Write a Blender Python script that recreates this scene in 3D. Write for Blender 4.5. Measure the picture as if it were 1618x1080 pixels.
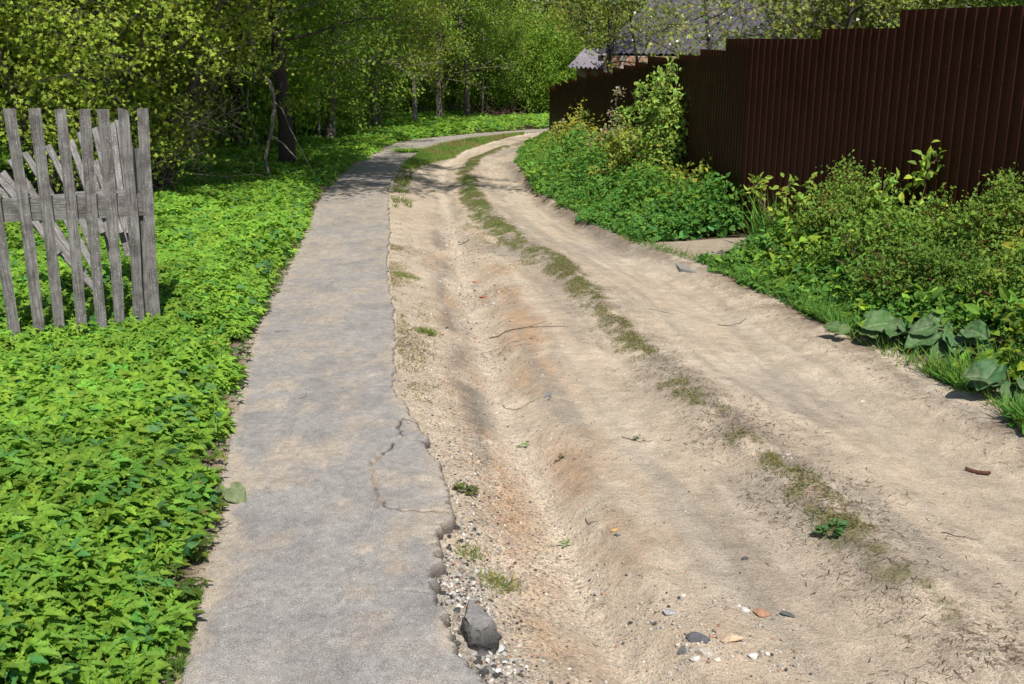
import bpy, math, random
import numpy as np
from mathutils import Vector, Matrix
R = math.radians
for o in list(bpy.data.objects): bpy.data.objects.remove(o)
scene = bpy.context.scene
col = scene.collection
# ------------------------------------------------------------------ camera
PITCH = R(16.05); FPX = 1686.0; EYE = 1.65
cam_d = bpy.data.cameras.new('camera'); cam = bpy.data.objects.new('camera', cam_d); col.objects.link(cam)
cam_d.sensor_width = 36; cam_d.lens = 36*FPX/1618.0; cam_d.clip_end = 1000; cam_d.clip_start = 0.05
cam.location = (0, 0, EYE); cam.rotation_euler = (math.pi/2-PITCH, 0, 0)
scene.camera = cam
# ------------------------------------------------------------------ light: sun behind the camera, a little to its right
SUN_EL = R(53); SUN_AZ = R(12)          # azimuth measured from straight behind the camera towards its right
sdir = Vector((math.sin(SUN_AZ)*math.cos(SUN_EL), -math.cos(SUN_AZ)*math.cos(SUN_EL), math.sin(SUN_EL)))
w = bpy.data.worlds.new('World'); scene.world = w; w.use_nodes = True
nt = w.node_tree; bg = nt.nodes['Background']; bg.inputs['Strength'].default_value = 0.075
sky = nt.nodes.new('ShaderNodeTexSky'); sky.sky_type = 'NISHITA'; sky.sun_disc = False
sky.sun_elevation = SUN_EL; sky.sun_rotation = math.pi - SUN_AZ
nt.links.new(sky.outputs[0], bg.inputs[0])
sl = bpy.data.lights.new('sun', 'SUN'); sl.energy = 4.2; sl.angle = R(0.53); sl.color = (1, .95, .87)
so = bpy.data.objects.new('sun', sl); col.objects.link(so); so.rotation_euler = sdir.to_track_quat('Z', 'Y').to_euler()
scene.view_settings.view_transform = 'Standard'; scene.view_settings.look = 'None'
scene.view_settings.exposure = 0.42; scene.view_settings.gamma = 1
scene.render.engine = 'CYCLES'
scene.cycles.max_bounces = 6; scene.cycles.diffuse_bounces = 4; scene.cycles.glossy_bounces = 2
scene.cycles.transmission_bounces = 4; scene.cycles.caustics_reflective = False; scene.cycles.caustics_refractive = False

# ------------------------------------------------------------------ helpers
def ray(px, py):
    a = (px-809)/FPX; b = -(py-540)/FPX
    return (a, math.cos(PITCH)+b*math.sin(PITCH), -math.sin(PITCH)+b*math.cos(PITCH))
def gY(Y):                                # fall of the lane away from the viewer
    Y = np.asarray(Y, float)
    t = Y-2.5
    s = -0.045*np.where(t > 0, t, 0)
    return np.where(Y > 58, -0.045*55.5+0.02*(Y-58), s)
def G(px, py, dz=0.0):
    d = ray(px, py); Y = 5.0
    for _ in range(60):
        z = float(gY(Y))+dz
        t = (z-EYE)/d[2]; Yn = min(max(t*d[1], .3), 90); Y = .5*Y+.5*Yn
    t = Y/d[1]
    return np.array([d[0]*t, Y])
def atY(px, py, Y):
    d = ray(px, py); t = Y/d[1]
    return np.array([d[0]*t, Y, EYE+d[2]*t])
def hash2(ix, iy, seed):
    h = (ix.astype(np.int64)*374761393 + iy.astype(np.int64)*668265263 + seed*1442695041) & 0x7fffffff
    h = ((h ^ (h >> 13))*1274126177) & 0x7fffffff
    return ((h ^ (h >> 16)) & 0xffffff)/float(0xffffff)
def vnoise(x, y, seed=0):
    ix = np.floor(x); iy = np.floor(y); fx = x-ix; fy = y-iy
    fx = fx*fx*(3-2*fx); fy = fy*fy*(3-2*fy)
    ix = ix.astype(np.int64); iy = iy.astype(np.int64)
    a = hash2(ix, iy, seed); b = hash2(ix+1, iy, seed); c = hash2(ix, iy+1, seed); d = hash2(ix+1, iy+1, seed)
    return (a+(b-a)*fx)*(1-fy)+(c+(d-c)*fx)*fy
def fbm(x, y, seed=0, oct=4):
    s = 0; a = .5; f = 1.0
    for i in range(oct):
        s = s+a*vnoise(x*f, y*f, seed+i*17); a *= .5; f *= 2.03
    return s/(1-.5**oct)
def sst(a, b, x):
    t = np.clip((x-a)/(b-a), 0, 1); return t*t*(3-2*t)
def npmesh(name, V, FL, mat, C=None, parent=None, smooth=False, link=True):
    me = bpy.data.meshes.new(name)
    V = np.asarray(V, np.float32); FL = [np.asarray(f, np.int32) for f in FL if len(f)]
    me.vertices.add(len(V)); me.vertices.foreach_set('co', V.ravel())
    nl = sum(f.size for f in FL); nf = sum(len(f) for f in FL)
    me.loops.add(nl); me.loops.foreach_set('vertex_index', np.concatenate([f.ravel() for f in FL]))
    tot = np.concatenate([np.full(len(f), f.shape[1], np.int32) for f in FL])
    st = np.concatenate([[0], np.cumsum(tot)[:-1]]).astype(np.int32)
    me.polygons.add(nf); me.polygons.foreach_set('loop_start', st); me.polygons.foreach_set('loop_total', tot)
    me.polygons.foreach_set('use_smooth', np.full(nf, smooth, bool))
    me.update(calc_edges=True)
    if C is not None:
        at = me.attributes.new('Col', 'FLOAT_COLOR', 'POINT')
        C4 = np.ones((len(V), 4), np.float32); C4[:, :3] = C
        at.data.foreach_set('color', C4.ravel())
    if mat: me.materials.append(mat)
    o = bpy.data.objects.new(name, me)
    if link: col.objects.link(o)
    if parent: o.parent = parent
    return o
def tag(o, label=None, cat=None, group=None, kind=None):
    if label: o['label'] = label
    if cat: o['category'] = cat
    if group: o['group'] = group
    if kind: o['kind'] = kind
    return o
def thing(name, label, cat, loc=(0, 0, 0), rz=0, group=None):
    o = bpy.data.objects.new(name, None); col.objects.link(o); o.empty_display_size = .1
    o.location = loc; o.rotation_euler = (0, 0, rz)
    return tag(o, label, cat, group)
class Acc:                                # gathers geometry for ONE mesh
    def __init__(s): s.V = []; s.F = {}; s.C = []; s.n = 0
    def add(s, V, FL, C):
        V = np.asarray(V, float).reshape(-1, 3)
        C = np.broadcast_to(np.asarray(C, float), (len(V), 3))
        s.V.append(V); s.C.append(C)
        for f in FL:
            f = np.asarray(f)
            if len(f): s.F.setdefault(f.shape[1], []).append(f+s.n)
        s.n += len(V)
    def build(s, name, mat, parent=None, smooth=False):
        return npmesh(name, np.concatenate(s.V), [np.concatenate(v) for v in s.F.values()], mat, np.concatenate(s.C), parent, smooth)
def scatter(acc, T, P, X, Yv, Z, S, C):
    """copies of template T=(V,[F]) at P with basis X,Yv,Z and scale S"""
    TV, TF = T; n = len(P); k = len(TV)
    S = np.asarray(S, float)
    if S.ndim == 1: S = np.repeat(S[:, None], 3, 1)
    V = (P[:, None, :] + (TV[None, :, 0:1]*S[:, None, 0:1])*X[:, None, :] + (TV[None, :, 1:2]*S[:, None, 1:2])*Yv[:, None, :]
         + (TV[None, :, 2:3]*S[:, None, 2:3])*Z[:, None, :]).reshape(-1, 3)
    off = (np.arange(n)*k)[:, None, None]
    FL = [(f[None]+off).reshape(-1, f.shape[1]) for f in TF]
    acc.add(V, FL, np.repeat(C, k, 0))
def norm(a): return a/np.maximum(np.linalg.norm(a, axis=-1, keepdims=True), 1e-9)
def basis(D, N):
    """leaf along D, normal near N"""
    D = norm(D); X = norm(np.cross(D, N)); return X, D, np.cross(X, D)
def tube(acc, P, r, C, sides=5):
    P = np.asarray(P, float); n = len(P); r = np.broadcast_to(np.asarray(r, float), (n,))
    T = np.gradient(P, axis=0); T = norm(T)
    up = np.array([0, 0, 1.0]) if abs(T[0][2]) < .9 else np.array([1.0, 0, 0])
    A = norm(np.cross(T, up)); B = np.cross(T, A)
    ang = np.linspace(0, 2*math.pi, sides, endpoint=False)
    V = P[:, None]+r[:, None, None]*(np.cos(ang)[None, :, None]*A[:, None]+np.sin(ang)[None, :, None]*B[:, None])
    i = np.arange(n-1)[:, None]*sides; j = np.arange(sides)[None]; j2 = (j+1) % sides
    F = np.stack([i+j, i+j2, i+sides+j2, i+sides+j], -1).reshape(-1, 4)
    acc.add(V.reshape(-1, 3), [F], C)
def box(acc, c, s, C=(.5, .5, .5), M=None):
    x, y, z = [v/2 for v in s]
    V = np.array([[-x, -y, -z], [x, -y, -z], [x, y, -z], [-x, y, -z], [-x, -y, z], [x, -y, z], [x, y, z], [-x, y, z]])
    if M is not None: V = V @ np.asarray(M).T
    acc.add(V+np.asarray(c), [np.array([[0, 3, 2, 1], [4, 5, 6, 7], [0, 1, 5, 4], [1, 2, 6, 5], [2, 3, 7, 6], [3, 0, 4, 7]])], C)

# ------------------------------------------------------------------ materials
def mat(name):
    m = bpy.data.materials.new(name); m.use_nodes = True
    return m, m.node_tree, m.node_tree.nodes, m.node_tree.links
def nd(nt, t, **k):
    n = nt.nodes.new(t)
    for a, b in k.items():
        if a in n.inputs: n.inputs[a].default_value = b
        else: setattr(n, a, b)
    return n
def mulcol(nt, a, b, fac=1.0, mode='MULTIPLY'):
    m = nt.nodes.new('ShaderNodeMix'); m.data_type = 'RGBA'; m.blend_type = mode; m.inputs[0].default_value = fac
    for s, i in ((a, 6), (b, 7)):
        if isinstance(s, tuple): m.inputs[i].default_value = (*s, 1)
        else: nt.links.new(s, m.inputs[i])
    return m.outputs[2]
def ramp(nt, src, stops):
    r = nt.nodes.new('ShaderNodeValToRGB'); el = r.color_ramp.elements
    while len(el) < len(stops): el.new(.5)
    for e, (p, c) in zip(el, stops):
        e.position = p; e.color = (*c, 1) if isinstance(c, tuple) else (c, c, c, 1)
    nt.links.new(src, r.inputs[0]); return r.outputs[0]
def leaf_mat(name, trans=.35, rough=.5, spec=.35, tcol=(1.15, 1.2, .55)):
    m, nt, N, L = mat(name); p = N['Principled BSDF']
    a = nd(nt, 'ShaderNodeAttribute', attribute_name='Col')
    geo = N.new('ShaderNodeNewGeometry')
    tc = N.new('ShaderNodeTexCoord'); no = nd(nt, 'ShaderNodeTexNoise', Scale=45.0, Detail=2.0); L.new(tc.outputs['Object'], no.inputs['Vector'])
    c = mulcol(nt, a.outputs['Color'], ramp(nt, no.outputs[0], [(.3, .78), (.7, 1.2)]))
    L.new(c, p.inputs['Base Color']); p.inputs['Roughness'].default_value = rough; p.inputs['Specular IOR Level'].default_value = spec
    t = N.new('ShaderNodeBsdfTranslucent'); L.new(mulcol(nt, c, tcol), t.inputs[0])
    mx = N.new('ShaderNodeMixShader'); mx.inputs[0].default_value = trans
    L.new(p.outputs[0], mx.inputs[1]); L.new(t.outputs[0], mx.inputs[2]); L.new(mx.outputs[0], N['Material Output'].inputs[0])
    return m
def col_mat(name, rough=.9, bump=.0, scale=60., spec=.2, speck=(.6, 1.35), det=6.0):
    m, nt, N, L = mat(name); p = N['Principled BSDF']
    a = nd(nt, 'ShaderNodeAttribute', attribute_name='Col')
    tc = N.new('ShaderNodeTexCoord'); no = nd(nt, 'ShaderNodeTexNoise', Scale=scale, Detail=det, Roughness=.7); L.new(tc.outputs['Object'], no.inputs['Vector'])
    c = mulcol(nt, a.outputs['Color'], ramp(nt, no.outputs[0], [(.3, speck[0]), (.7, speck[1])]))
    L.new(c, p.inputs['Base Color']); p.inputs['Roughness'].default_value = rough; p.inputs['Specular IOR Level'].default_value = spec
    if bump:
        b = nd(nt, 'ShaderNodeBump', Strength=bump, Distance=.01); L.new(no.outputs[0], b.inputs['Height']); L.new(b.outputs[0], p.inputs['Normal'])
    return m
def ground_mat(name, rough=.95):
    """sand and soil: painted soil colours + grains, pebbles and dark specks"""
    m, nt, N, L = mat(name); p = N['Principled BSDF']
    a = nd(nt, 'ShaderNodeAttribute', attribute_name='Col'); g = nd(nt, 'ShaderNodeAttribute', attribute_name='Grit')
    tc = N.new('ShaderNodeTexCoord'); v = tc.outputs['Object']
    n1 = nd(nt, 'ShaderNodeTexNoise', Scale=190., Detail=3., Roughness=.75); L.new(v, n1.inputs['Vector'])
    n2 = nd(nt, 'ShaderNodeTexNoise', Scale=9., Detail=7., Roughness=.7); L.new(v, n2.inputs['Vector'])
    vo = nd(nt, 'ShaderNodeTexVoronoi', Scale=110.); L.new(v, vo.inputs['Vector'])
    c = mulcol(nt, a.outputs['Color'], ramp(nt, n1.outputs[0], [(.32, .62), (.5, 1.0), (.68, 1.32)]))
    c = mulcol(nt, c, ramp(nt, n2.outputs[0], [(.3, .84), (.7, 1.14)]))
    # pebbly colours where Grit is high
    peb = mulcol(nt, vo.outputs['Color'], (.5, .5, .5), 1, 'MULTIPLY')
    hs = nd(nt, 'ShaderNodeHueSaturation', Saturation=.1, Value=1.45); L.new(vo.outputs['Color'], hs.inputs['Color'])
    pc = mulcol(nt, c, hs.outputs[0])
    mx = N.new('ShaderNodeMix'); mx.data_type = 'RGBA'; L.new(g.outputs['Fac'], mx.inputs[0]); L.new(c, mx.inputs[6]); L.new(pc, mx.inputs[7])
    # sparse dark crumbs and pale stones
    v2 = nd(nt, 'ShaderNodeTexVoronoi', Scale=70.); L.new(v, v2.inputs['Vector'])
    lt = N.new('ShaderNodeMath'); lt.operation = 'LESS_THAN'; lt.inputs[1].default_value = .17; L.new(v2.outputs['Distance'], lt.inputs[0])
    sp = N.new('ShaderNodeSeparateColor'); L.new(v2.outputs['Color'], sp.inputs[0])
    gt = N.new('ShaderNodeMath'); gt.operation = 'GREATER_THAN'; gt.inputs[1].default_value = .66; L.new(sp.outputs[0], gt.inputs[0])
    mm = N.new('ShaderNodeMath'); mm.operation = 'MULTIPLY'; L.new(lt.outputs[0], mm.inputs[0]); L.new(gt.outputs[0], mm.inputs[1])
    crumb = ramp(nt, sp.outputs[1], [(.0, (.05, .045, .04)), (.55, (.16, .11, .08)), (.75, (.62, .56, .48))])
    mx2 = N.new('ShaderNodeMix'); mx2.data_type = 'RGBA'; L.new(mm.outputs[0], mx2.inputs[0]); L.new(mx.outputs[2], mx2.inputs[6]); L.new(crumb, mx2.inputs[7])
    L.new(mx2.outputs[2], p.inputs['Base Color']); p.inputs['Roughness'].default_value = rough; p.inputs['Specular IOR Level'].default_value = .15
    n3 = nd(nt, 'ShaderNodeTexNoise', Scale=42., Detail=5., Roughness=.7); L.new(v, n3.inputs['Vector'])
    b1 = nd(nt, 'ShaderNodeBump', Strength=.8, Distance=.005); L.new(n1.outputs[0], b1.inputs['Height'])
    b3 = nd(nt, 'ShaderNodeBump', Strength=.7, Distance=.014); L.new(n3.outputs[0], b3.inputs['Height'])
    b2 = nd(nt, 'ShaderNodeBump', Strength=.7, Distance=.035); L.new(n2.outputs[0], b2.inputs['Height']); L.new(b3.outputs[0], b1.inputs['Normal']); L.new(b2.outputs[0], b3.inputs['Normal'])
    L.new(b1.outputs[0], p.inputs['Normal'])
    return m
def asphalt_mat():
    m, nt, N, L = mat('worn_asphalt'); p = N['Principled BSDF']
    a = nd(nt, 'ShaderNodeAttribute', attribute_name='Col')
    tc = N.new('ShaderNodeTexCoord'); v = tc.outputs['Object']
    n1 = nd(nt, 'ShaderNodeTexNoise', Scale=260., Detail=3., Roughness=.8); L.new(v, n1.inputs['Vector'])
    n2 = nd(nt, 'ShaderNodeTexNoise', Scale=14., Detail=6., Roughness=.65); L.new(v, n2.inputs['Vector'])
    vo = nd(nt, 'ShaderNodeTexVoronoi', Scale=115.); L.new(v, vo.inputs['Vector'])
    lt = N.new('ShaderNodeMath'); lt.operation = 'LESS_THAN'; lt.inputs[1].default_value = .2; L.new(vo.outputs['Distance'], lt.inputs[0])
    sp = N.new('ShaderNodeSeparateColor'); L.new(vo.outputs['Color'], sp.inputs[0])
    gt = N.new('ShaderNodeMath'); gt.operation = 'GREATER_THAN'; gt.inputs[1].default_value = .7; L.new(sp.outputs[0], gt.inputs[0])
    mm = N.new('ShaderNodeMath'); mm.operation = 'MULTIPLY'; L.new(lt.outputs[0], mm.inputs[0]); L.new(gt.outputs[0], mm.inputs[1])
    c = mulcol(nt, a.outputs['Color'], ramp(nt, n1.outputs[0], [(.38, .55), (.5, 1.), (.62, 1.5)]))
    c = mulcol(nt, c, ramp(nt, n2.outputs[0], [(.3, .86), (.7, 1.12)]))
    cr = ramp(nt, sp.outputs[1], [(.0, (.06, .055, .05)), (.5, (.2, .15, .12)), (.62, (.6, .58, .54))])
    mx2 = N.new('ShaderNodeMix'); mx2.data_type = 'RGBA'; L.new(mm.outputs[0], mx2.inputs[0]); L.new(c, mx2.inputs[6]); L.new(cr, mx2.inputs[7])
    L.new(mx2.outputs[2], p.inputs['Base Color']); p.inputs['Roughness'].default_value = .9; p.inputs['Specular IOR Level'].default_value = .2
    b1 = nd(nt, 'ShaderNodeBump', Strength=.6, Distance=.003); L.new(n1.outputs[0], b1.inputs['Height']); L.new(b1.outputs[0], p.inputs['Normal'])
    return m
def wood_mat():
    m, nt, N, L = mat('weathered_wood'); p = N['Principled BSDF']
    tc = N.new('ShaderNodeTexCoord'); oi = N.new('ShaderNodeObjectInfo')
    ad = N.new('ShaderNodeVectorMath'); ad.operation = 'ADD'; L.new(tc.outputs['Object'], ad.inputs[0])
    sc_ = N.new('ShaderNodeVectorMath'); sc_.operation = 'SCALE'; sc_.inputs['Scale'].default_value = 13.; cx = N.new('ShaderNodeCombineXYZ')
    for i in range(3): L.new(oi.outputs['Random'], cx.inputs[i])
    L.new(cx.outputs[0], sc_.inputs[0]); L.new(sc_.outputs[0], ad.inputs[1])
    mp = nd(nt, 'ShaderNodeMapping'); mp.inputs['Scale'].default_value = (1, 1, .045); L.new(ad.outputs[0], mp.inputs[0])
    n1 = nd(nt, 'ShaderNodeTexNoise', Scale=150., Detail=6., Roughness=.7); L.new(mp.outputs[0], n1.inputs['Vector'])
    n2 = nd(nt, 'ShaderNodeTexNoise', Scale=11., Detail=5., Roughness=.65); L.new(ad.outputs[0], n2.inputs['Vector'])
    n3 = nd(nt, 'ShaderNodeTexNoise', Scale=120., Detail=2.); L.new(ad.outputs[0], n3.inputs['Vector'])
    c = ramp(nt, n1.outputs[0], [(.34, (.10, .095, .092)), (.5, (.185, .176, .17)), (.66, (.31, .30, .29))])
    c = mulcol(nt, c, ramp(nt, n2.outputs[0], [(.34, (.5, .46, .45)), (.55, (1., .99, .98)), (.75, (1.2, 1.2, 1.2))]))
    c = mulcol(nt, c, ramp(nt, n3.outputs[0], [(.63, 0.), (.72, .3)]), 1, 'SCREEN')   # pale lichen flecks
    L.new(c, p.inputs['Base Color']); p.inputs['Roughness'].default_value = .85
    b = nd(nt, 'ShaderNodeBump', Strength=.7, Distance=.004); L.new(n1.outputs[0], b.inputs['Height']); L.new(b.outputs[0], p.inputs['Normal'])
    return m
def paint_mat(name, c, rough=.35, spec=.5):
    m, nt, N, L = mat(name); p = N['Principled BSDF']
    tc = N.new('ShaderNodeTexCoord')
    n1 = nd(nt, 'ShaderNodeTexNoise', Scale=3., Detail=6., Roughness=.65); L.new(tc.outputs['Object'], n1.inputs['Vector'])
    L.new(mulcol(nt, c, ramp(nt, n1.outputs[0], [(.3, .8), (.7, 1.25)])), p.inputs['Base Color'])
    L.new(ramp(nt, n1.outputs[0], [(.3, rough*.8), (.7, rough*1.4)]), p.inputs['Roughness']); p.inputs['Specular IOR Level'].default_value = spec
    return m
def brick_mat():
    m, nt, N, L = mat('painted_brick'); p = N['Principled BSDF']
    tc = N.new('ShaderNodeTexCoord'); mp = nd(nt, 'ShaderNodeMapping'); mp.inputs['Rotation'].default_value = (R(90), 0, 0); L.new(tc.outputs['Object'], mp.inputs[0])
    b = nd(nt, 'ShaderNodeTexBrick', Scale=1.); b.inputs['Brick Width'].default_value = .25; b.inputs['Row Height'].default_value = .075; b.inputs['Mortar Size'].default_value = .008
    b.inputs['Color1'].default_value = (.42, .16, .09, 1); b.inputs['Color2'].default_value = (.5, .24, .13, 1); b.inputs['Mortar'].default_value = (.5, .46, .4, 1)
    L.new(mp.outputs[0], b.inputs['Vector'])
    n = nd(nt, 'ShaderNodeTexNoise', Scale=1.3, Detail=3.); L.new(tc.outputs['Object'], n.inputs['Vector'])
    mx = N.new('ShaderNodeMix'); mx.data_type = 'RGBA'; L.new(ramp(nt, n.outputs[0], [(.42, 0.), (.46, 1.)]), mx.inputs[0])
    L.new(b.outputs[0], mx.inputs[6]); mx.inputs[7].default_value = (.62, .58, .48, 1)
    L.new(mx.outputs[2], p.inputs['Base Color']); p.inputs['Roughness'].default_value = .9
    return m
M_ground = ground_mat('sandy_soil'); M_asph = asphalt_mat(); M_wood = wood_mat()
M_leaf = leaf_mat('spring_leaves', .42, .55, .2); M_leaf_soft = leaf_mat('herb_leaves', .38, .6, .2); M_burdock = leaf_mat('burdock_leaves', .15, .6, .25, (1., 1.2, .6))
M_bark = col_mat('bark', .9, .8, 30., .15, (.55, 1.4)); M_stone = col_mat('stone', .85, .5, 90., .3, (.7, 1.3)); M_litter = col_mat('dry_litter', .9, 0, 80.)
M_fence = paint_mat('brown_painted_sheet', (.033, .0095, .0055), .45, .14); M_roof = paint_mat('lilac_grey_roof_sheet', (.10, .088, .098), .36, .6)
M_shed = paint_mat('glint_toned_roof_sheet', (.21, .19, .215), .28, .8); M_brick = brick_mat(); M_flower = col_mat('petals', .6, 0, 40., .2, (.9, 1.1)); M_timber = col_mat('dark_timber', .8, .3, 30.)  # shed roof: base colour lightened to imitate sky and sun glints on the corrugations

# ------------------------------------------------------------------ lines of the lane, traced on the ground
def line(pts, dz=0.0, near=None, far=None):
    P = np.array([G(x, y, dz) for x, y in pts]); P = P[np.argsort(P[:, 1])]
    k = np.concatenate([[True], np.diff(P[:, 1]) > 1e-3]); P = P[k]
    a, b = P[0], P[min(2, len(P)-1)]; s = (b-a)/(b[1]-a[1])
    lo = a+s*(-8-a[1]) if near is None else np.array([near, -8.])
    if near is None: lo[0] = np.clip(lo[0], a[0]-6, a[0]+6)
    c, d = P[-3], P[-1]; s = (d-c)/(d[1]-c[1]); s[0] = np.clip(s[0], -3, 3)
    hi = d+s*(80-d[1])
    return np.vstack([lo, P, hi])
def X_of(L, Y): return np.interp(Y, L[:, 1], L[:, 0])
PLpx = [(288, 1080), (312, 980), (328, 900), (338, 850), (352, 770), (362, 700), (374, 620), (396, 550), (412, 515), (430, 470), (455, 425), (474, 385), (490, 345), (505, 312), (530, 285), (560, 262), (592, 243), (625, 226), (660, 220), (720, 213.5), (780, 208.5), (860, 203.5)]
PRpx = [(768, 1084), (735, 1035), (700, 985), (688, 955), (676, 905), (686, 885), (692, 868), (686, 842), (712, 818), (712, 780), (696, 735), (672, 700), (660, 668), (642, 645), (628, 622), (619, 590), (624, 540), (620, 480), (610, 420), (616, 370), (614, 330), (613, 300), (622, 275), (645, 252), (672, 234), (700, 226), (745, 218), (800, 212), (862, 206.5)]
L_pl = line(PLpx, 0, near=-.62); L_pr = line(PRpx, 0, near=.3)
L_gu = line([(1000, 1075), (930, 960), (880, 850), (838, 750), (800, 670), (770, 590), (748, 520), (728, 440), (712, 380), (700, 330), (695, 290), (705, 262), (735, 243), (790, 226), (860, 212)], -.18)
L_sh = line([(1150, 1075), (1060, 940), (990, 830), (930, 730), (885, 640), (850, 570), (828, 500), (805, 440), (780, 400), (752, 360), (725, 310), (722, 275), (738, 254), (790, 233), (850, 217)], -.10)
L_mr = line([(1600, 1060), (1530, 980), (1450, 920), (1350, 830), (1250, 740), (1140, 660), (1060, 590), (1000, 530), (930, 455), (880, 412), (815, 375), (765, 335), (745, 300), (738, 270), (752, 248), (800, 230), (860, 218)], -.05)
L_rr = line([(1618, 770), (1400, 670), (1250, 580), (1150, 510), (1050, 450), (960, 390), (880, 340), (825, 295), (795, 262), (800, 240), (830, 224), (870, 217)], -.12)
L_re = line([(1640, 690), (1540, 625), (1450, 585), (1350, 535), (1250, 485), (1160, 440), (1120, 420), (1060, 402), (1000, 382), (930, 350), (860, 305), (832, 280), (820, 258), (822, 240), (835, 225), (862, 214)], -.03)
# the corrugated fence: corner points on the ground
FA = np.array([3.98, 6.2]); FB = np.array([2.42, 11.28]); FC = np.array([1.82, 19.8]); FD = np.array([1.22, 35.4])
fdirA = norm((FB-FA)[None])[0]
F0 = FB - fdirA*1.15*9          # the fence goes on past the camera
FENCE = np.vstack([F0, FA, FB, FC, FD])
def X_fence(Y): return np.interp(Y, FENCE[:, 1], FENCE[:, 0])

def H(X, Y, fine=True):
    """ground height"""
    X = np.asarray(X, float); Y = np.asarray(Y, float)
    far = sst(24, 38, Y)                       # the ruts die out round the bend
    wob = (fbm(X*0+Y*.9, Y*0+3.1, 5, 3)-.5)
    xs = [X_of(L_pl, Y), X_of(L_pr, Y), X_of(L_gu, Y), X_of(L_sh, Y), X_of(L_mr, Y)-.22, X_of(L_mr, Y), X_of(L_rr, Y), X_of(L_re, Y), X_fence(Y)]
    gdep = -.215-.05*wob
    near = 1-.35*sst(6, 16, Y)
    prd = -.05+.036*sst(4.3, 5.2, Y)
    hs = [-.006-.012*sst(2., 3., Y)*0, prd, gdep*near*(1-.6*far), -.10*(1-.5*far), -.105*(1-.6*far), -.045+.0*Y, -.12*(1-.6*far), -.035+0*Y, .04+0*Y]
    h = np.zeros_like(X)+.0
    # left verge rises a touch
    h = h + np.where(X < xs[0], .0+.03*np.clip((xs[0]-X), 0, 3), 0)
    cur = 0.0
    for k in range(len(xs)):
        if k == 0:
            t = sst(xs[0]-.04, xs[0]+.03, X); h = h+(hs[0]-.0)*t-.04*sst(xs[0]+.03, xs[0]+.08, X); continue
        a, b = xs[k-1], np.maximum(xs[k], xs[k-1]+.05)
        t = np.clip((X-a)/(b-a), 0, 1)
        s = t**1.15 if k == 2 else t*t*(3-2*t)
        h = h+(hs[k]-(hs[k-1] if k > 1 else hs[0]-.04))*s
    road = sst(0, .1, X-xs[1])*(1-sst(-.1, .15, X-xs[7]))
    h = h + road*((fbm(X*2.3, Y*1.3, 11, 4)-.5)*.055)
    h = h + road*(1-sst(10, 20, Y))*((fbm(X*9, Y*6, 21, 3)-.5)*.018)
    # washed-out crumbly shelf at the broken asphalt edge
    h = h + road*(1-sst(14, 24, Y))*(fbm((X-xs[5])*13, Y*.7+(X-xs[5])*.8, 26, 3)-.5)*.02
    if fine: h = h + road*(fbm(X*28, Y*28, 31, 3)-.5)*.009
    h = h + (1-road)*(fbm(X*1.2, Y*1.2, 41, 3)-.5)*.06*sst(-.2, .6, np.maximum(xs[0]-X, X-xs[7]))
    h = h + .012*np.clip(-X-6, 0, 60)*sst(4, 14, Y)*.6
    return gY(Y)+h
def P3(x, y, dz=0.0): return np.array([x, y, float(H(np.array([x]), np.array([y]))[0])+dz])
def Gp(px, py, lift=0.0):
    x, y = G(px, py, lift); return P3(x, y)

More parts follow.
